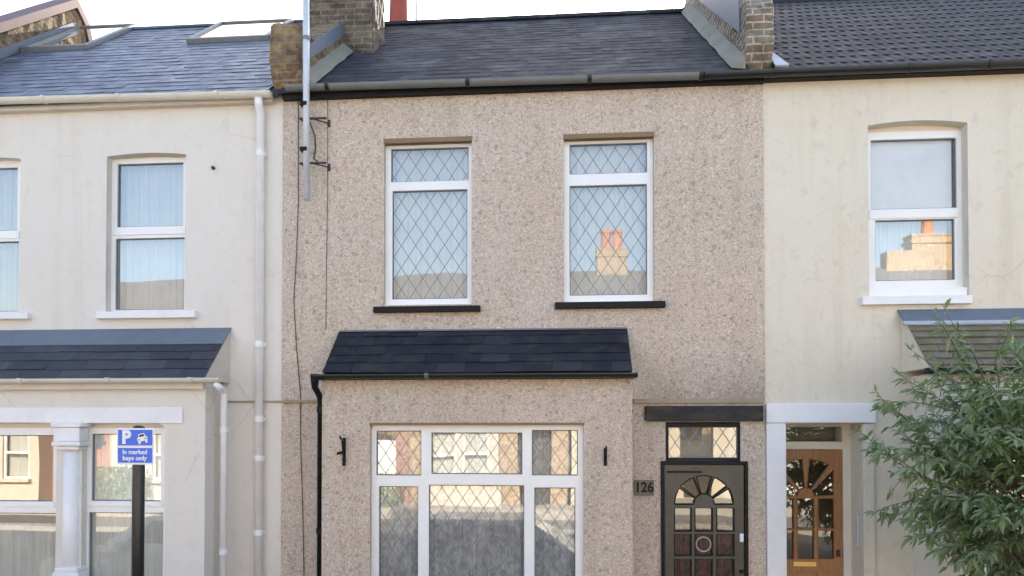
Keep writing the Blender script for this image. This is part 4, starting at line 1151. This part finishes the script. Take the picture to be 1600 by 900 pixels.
# ================================================================== houses across the street (seen in the window glass)
def far_house(x0, wd, m, trim, label, bay=True, stackm=None, zadj=0, pots=2, tall=.75):
    yf, ez, rz, ry = -17.0, 5.55 + zadj, 8.3 + zadj, -20.6
    h = thing('terraced_house', label, 'house', (x0 + wd / 2, yf, 0), 'terraced houses across the street')
    x1 = x0 + wd; wins = []
    cx = x0 + wd * .34
    up = [(x0 + wd * .26, 1.0), (x0 + wd * .74, 1.0)]
    holes = [rl(c - w / 2, c + w / 2, 3.5, 5.0) for c, w in up]
    dx = x0 + wd * .80
    holes.append(rl(dx - .5, dx + .5, .02, 2.75))
    if not bay: holes.append(rl(cx - .85, cx + .85, .8, 2.5))
    else: holes.append(rl(cx - .8, cx + .8, .2, 2.5))
    # plate faces -y by construction: mirror it so that the front faces the street
    me = plate(rl(x0, x1, -.05, ez), holes, 0, .3); me.transform(Matrix.Diagonal((1, -1, 1, 1))); me.transform(Matrix.Translation((0, yf, 0)))
    link('wall', me, m, h)
    b = MB(); b.box(x0, x0 + .1, yf - 7, yf - .32, 0, ez).box(x1 - .1, x1, yf - 7, yf - .32, 0, ez).box(x0, x1, yf - 7.2, yf - 7.002, 0, ez).box(x0 + .1, x1 - .1, yf - 2.5, yf - 2.4, 0, ez)
    b.build('house_shell', M['room'], h)
    MB().prism([(x0, yf + .2, ez), (x0, ry, rz), (x0, yf - 7.4, ez), (x0, yf - 7.4, ez + .05), (x0, ry, rz + .06), (x0, yf + .2, ez + .06)], (wd, 0, 0)).build('roof', M['far_roof'], h)
    def win(x, z0, w, hh, yy):
        f = MB(); t = .07
        f.box(x - w/2, x + w/2, yy - .06, yy, z0, z0 + t).box(x - w/2, x + w/2, yy - .06, yy, z0 + hh - t, z0 + hh).box(x - w/2, x - w/2 + t, yy - .06, yy, z0 + t, z0 + hh - t).box(x + w/2 - t, x + w/2, yy - .06, yy, z0 + t, z0 + hh - t).box(x - w/2 + t, x + w/2 - t, yy - .05, yy + .01, z0 + hh * .5 - .04, z0 + hh * .5 + .04)
        o = f.build('window', M['upvc'], h)
        MB().poly([(x - w/2 + t, yy - .03, z0 + t), (x + w/2 - t, yy - .03, z0 + t), (x + w/2 - t, yy - .03, z0 + hh - t), (x - w/2 + t, yy - .03, z0 + hh - t)]).build('pane', M['glass'], o)
        MB().box(x - w/2 - .08, x + w/2 + .08, yy + .0, yy + .2, z0 - .1, z0 - .002).build('sill', trim, o)
        MB().poly([(x - w/2, yy - .2, z0), (x + w/2, yy - .2, z0), (x + w/2, yy - .2, z0 + hh), (x - w/2, yy - .2, z0 + hh)]).build('inner_curtain', M['net_grey'], o)
    for c, w in up: win(c, 3.5, w, 1.5, yf - .1)
    d = MB().box(dx - .46, dx + .46, yf - .25, yf - .2, .02, 2.1).build('door', random.choice([M['door_dark'], M['oak'], M['redcloth'], M['white_trim']]), h)
    MB().box(dx - .46, dx + .46, yf - .22, yf - .2, 2.12, 2.72).build('transom_light', M['glass'], h)
    MB().box(dx - .65, dx + .65, yf + .002, yf + .08, 2.76, 2.95).build('door_lintel', trim, h)
    if bay:
        yb = yf + .65
        b = MB()
        b.box(cx - 1.25, cx - .95, yf + .002, yb, 0, 2.75).box(cx + .95, cx + 1.25, yf + .002, yb, 0, 2.75).box(cx - .95, cx + .95, yb - .2, yb, 0, .8).box(cx - .95, cx + .95, yb - .2, yb, 2.45, 2.75).box(cx - .09, cx + .09, yb - .2, yb, .8, 2.45)
        b.build('bay_wall', trim, h)
        win(cx - .52, .8, .84, 1.65, yb - .06); win(cx + .52, .8, .84, 1.65, yb - .06)
        MB().prism([(cx - 1.35, yb + .1, 2.76), (cx - 1.35, yf + .003, 3.2), (cx - 1.35, yf + .003, 2.76)], (2.7, 0, 0)).build('bay_roof', M['far_roof'], h)
    else: win(cx, .8, 1.7, 1.7, yf - .1)
    return h
M['far_roof'] = render_coat('far_slate', (.15,.15,.155), (.8,.8,.75), (.7,.7,.7), .7, 20, .4)
M['sunny_cream'] = render_coat('far_cream_render', (.66,.60,.48), (.95,.93,.88), (.85,.83,.8), bscale=40)
M['sunny_beige'] = render_coat('far_beige_render', (.50,.42,.32), (.95,.93,.88), (.85,.83,.8), bscale=40)
M['sunny_white'] = render_coat('far_white_render', (.74,.72,.68), (.95,.94,.9), (.85,.83,.8), bscale=40)
fx = [-20.2, -15.1, -10.0, -4.9, .3, 5.4, 10.6, 15.7]
spec = [('brick_red', 'cream_trim', 'red brick house across the street reflected at the left edge', True), ('sunny_beige', 'cream_trim', 'beige house across the street beside the red brick one', True),
        ('brick_red', 'cream_trim', 'red brick house across the street reflected in the left bay', True), ('brick_sun', 'cream_trim', 'pale brick house across the street reflected in the sign window', True),
        ('sunny_cream', 'white_trim', 'sunlit cream house across the street reflected in the leaded bay window', True), ('sunny_white', 'cream_trim', 'sunlit white house across the street reflected in the dark door', False),
        ('brick_sun', 'white_trim', 'yellow brick house across the street reflected behind the bush', True), ('sunny_cream', 'white_trim', 'cream house across the street at the far right of its row', True)]
for x, (m, tr, lab, bay) in zip(fx, spec):
    far_house(x, 5.1, M[m], M[tr], lab, bay)
def fstack(px, wpx, ytop, potx, label, ph, shoulder=0):
    D = 20.6; X = 0 + (px - 877) / 1207 * (8.5 + D); z1 = 2.45 + (670 - ytop) / 1207 * (8.5 + D); w = wpx / 1207 * 29.1
    stack(X - w / 2, X + w / 2, -D - .3, -D + .3, 7.6, z1, M['brick_sun'], label, [(X + o, -D, ph, M['clay_far'], .19) for o in potx], shoulder=shoulder)
M['clay_far'] = plain('orange_clay', (.50,.20,.10), .7)
fstack(955, 46, 392, (-.22, .22), 'pale chimney with two orange pots reflected in right leaded window', .85)
fstack(1434, 62, 378, (-.1,), 'wide pale chimney with orange pots reflected in the right house window', .9, .75)
#fstack(150, 50, 392, (-.25, .25), 'chimney across the street above the red brick house', .8)

# low hedges in the front gardens across the street
def hedge(x0, x1, h, label):
    rnd = random.Random(int(x0 * 10)); v = []; f = []
    for i in range(int((x1 - x0) * 900)):
        p = Vector((rnd.uniform(x0, x1), rnd.gauss(-15.85, .16), min(h, abs(rnd.gauss(h * .6, h * .4))) + .08 * math.sin(rnd.uniform(0, 6))))
        a = Vector((rnd.gauss(0,1), rnd.gauss(0,1), rnd.gauss(0,1))).normalized() * .05; c = a.cross(Vector((rnd.gauss(0,1), rnd.gauss(0,1), rnd.gauss(0,1)))).normalized() * .03
        k = len(v); v += [tuple(p - a), tuple(p + c), tuple(p + a), tuple(p - c)]; f.append((k, k+1, k+2, k+3))
    me = bpy.data.meshes.new('hedge'); me.from_pydata(v, [], f); o = bpy.data.objects.new('hedge', me); COL.objects.link(o); me.materials.append(M['leaf'])
    tag(o, label, 'hedge', 'hedges across the street')
hedge(-6.6, -5.0, .95, 'green hedge across the street reflected low in the leaded bay')
hedge(-15.5, -13.2, 1.1, 'green hedge across the street reflected in the left bay windows')

# ================================================================== cars at the near kerb, below the picture, seen in the bay glass
def parked_car(xn, sgn, yc, paintm, label):
    """nose at xn, the car runs from it in direction sgn along the kerb"""
    z0 = STREET - .12; w = .85
    c = thing('parked_car', label, 'car', (xn + sgn * 2, yc, z0), 'cars parked at the near kerb')
    X = lambda u: xn + sgn * u
    prof = [(.02,.36),(0,.60),(.12,.76),(.55,.87),(1.05,.95),(3.75,.99),(3.96,.86),(4.02,.45),(3.9,.26),(3.55,.24),(3.5,.42),(3.3,.58),(3.0,.58),(2.8,.42),(2.75,.22),(1.2,.22),(1.15,.42),(.95,.58),(.65,.58),(.45,.42),(.4,.24),(.12,.26)]
    MB().prism([(X(u), yc - w, z0 + z) for u, z in prof], (0, 2 * w, 0)).build('body', paintm, c, bevel=.05)
    lo, hi, zl, zh, wl_, wh_ = (.95, 3.80), (1.70, 3.30), .945, 1.43, .80, .60
    P = lambda u, y, z: Vector((X(u), yc + y, z0 + z))
    B = [P(lo[0], -wl_, zl), P(lo[1], -wl_, zl), P(lo[1], wl_, zl), P(lo[0], wl_, zl)]; T = [P(hi[0], -wh_, zh), P(hi[1], -wh_, zh), P(hi[1], wh_, zh), P(hi[0], wh_, zh)]
    mb = MB(); mb.v = [tuple(p) for p in B + T]; mb.f = [(0,1,5,4),(1,2,6,5),(2,3,7,6),(3,0,4,7),(4,5,6,7)]
    mb.build('roof', paintm, c, bevel=.05)
    def pane(name, a, b, d, e, i0, i1):
        q = lambda s_, t_: a.lerp(b, s_).lerp(e.lerp(d, s_), t_)
        n = (b - a).cross(e - a).normalized(); cen = P(2.4, 0, 1.1)
        if n.dot(a - cen) < 0: n = -n
        MB().prism([q(i0, .14) + n * .004, q(i1, .14) + n * .004, q(i1, .86) + n * .004, q(i0, .86) + n * .004], n * .008).build(name, M['car_glass'], c)
    pane('windscreen', B[3], B[0], T[0], T[3], .07, .93); pane('rear_window', B[1], B[2], T[2], T[1], .1, .9)
    for (a, b, d, e) in ((B[0], B[1], T[1], T[0]), (B[3], B[2], T[2], T[3])):
        pane('side_window', a, b, d, e, .14, .48); pane('side_window', a, b, d, e, .52, .86)
    for u in (.80, 3.15):
        for sd_ in (-1, 1):
            y = yc + sd_ * (w - .1)
            wl2 = MB().tube([(X(u), y - .1, z0 + .31), (X(u), y + .1, z0 + .31)], .31, 24).build('wheel', M['tyre'], c)
            MB().tube([(X(u), y + sd_ * .095, z0 + .31), (X(u), y + sd_ * .108, z0 + .31)], .20, 18).build('rim', M['galv'], wl2)
    for sd_ in (-1, 1):
        MB().box(min(X(-.012), X(.10)), max(X(-.012), X(.10)), yc + sd_ * .62 - .16, yc + sd_ * .62 + .16, z0 + .58, z0 + .71).build('headlight', M['glass_sky'], c, bevel=.02)
        MB().box(min(X(3.93), X(4.03)), max(X(3.93), X(4.03)), yc + sd_ * .68 - .1, yc + sd_ * .68 + .1, z0 + .62, z0 + .84).build('tail_light', M['redlamp'], c, bevel=.02)
        MB().box(min(X(1.38), X(1.56)), max(X(1.38), X(1.56)), yc + sd_ * .92 - .1, yc + sd_ * .92 + .1, z0 + .95, z0 + 1.07).build('door_mirror', paintm, c, bevel=.03)
    return c
M['car_glass'] = plain('car_glass', (.012,.014,.016), .08, 0, .6)
M['tyre'] = plain('tyre_rubber', (.015,.015,.015), .8)
M['redlamp'] = plain('red_lamp', (.35,.01,.01), .2)
M['car_blue'] = plain('slate_blue_car_paint', (.10,.13,.17), .25)
M['car_grey'] = plain('grey_green_car_paint', (.42,.45,.44), .25)
parked_car(1.15, -1, -5.0, M['car_blue'], 'slate blue parked car mirrored low in the leaded bay window')
parked_car(-8.5, 1, -5.0, M['car_grey'], 'silver grey parked car mirrored low in the left columned bay')
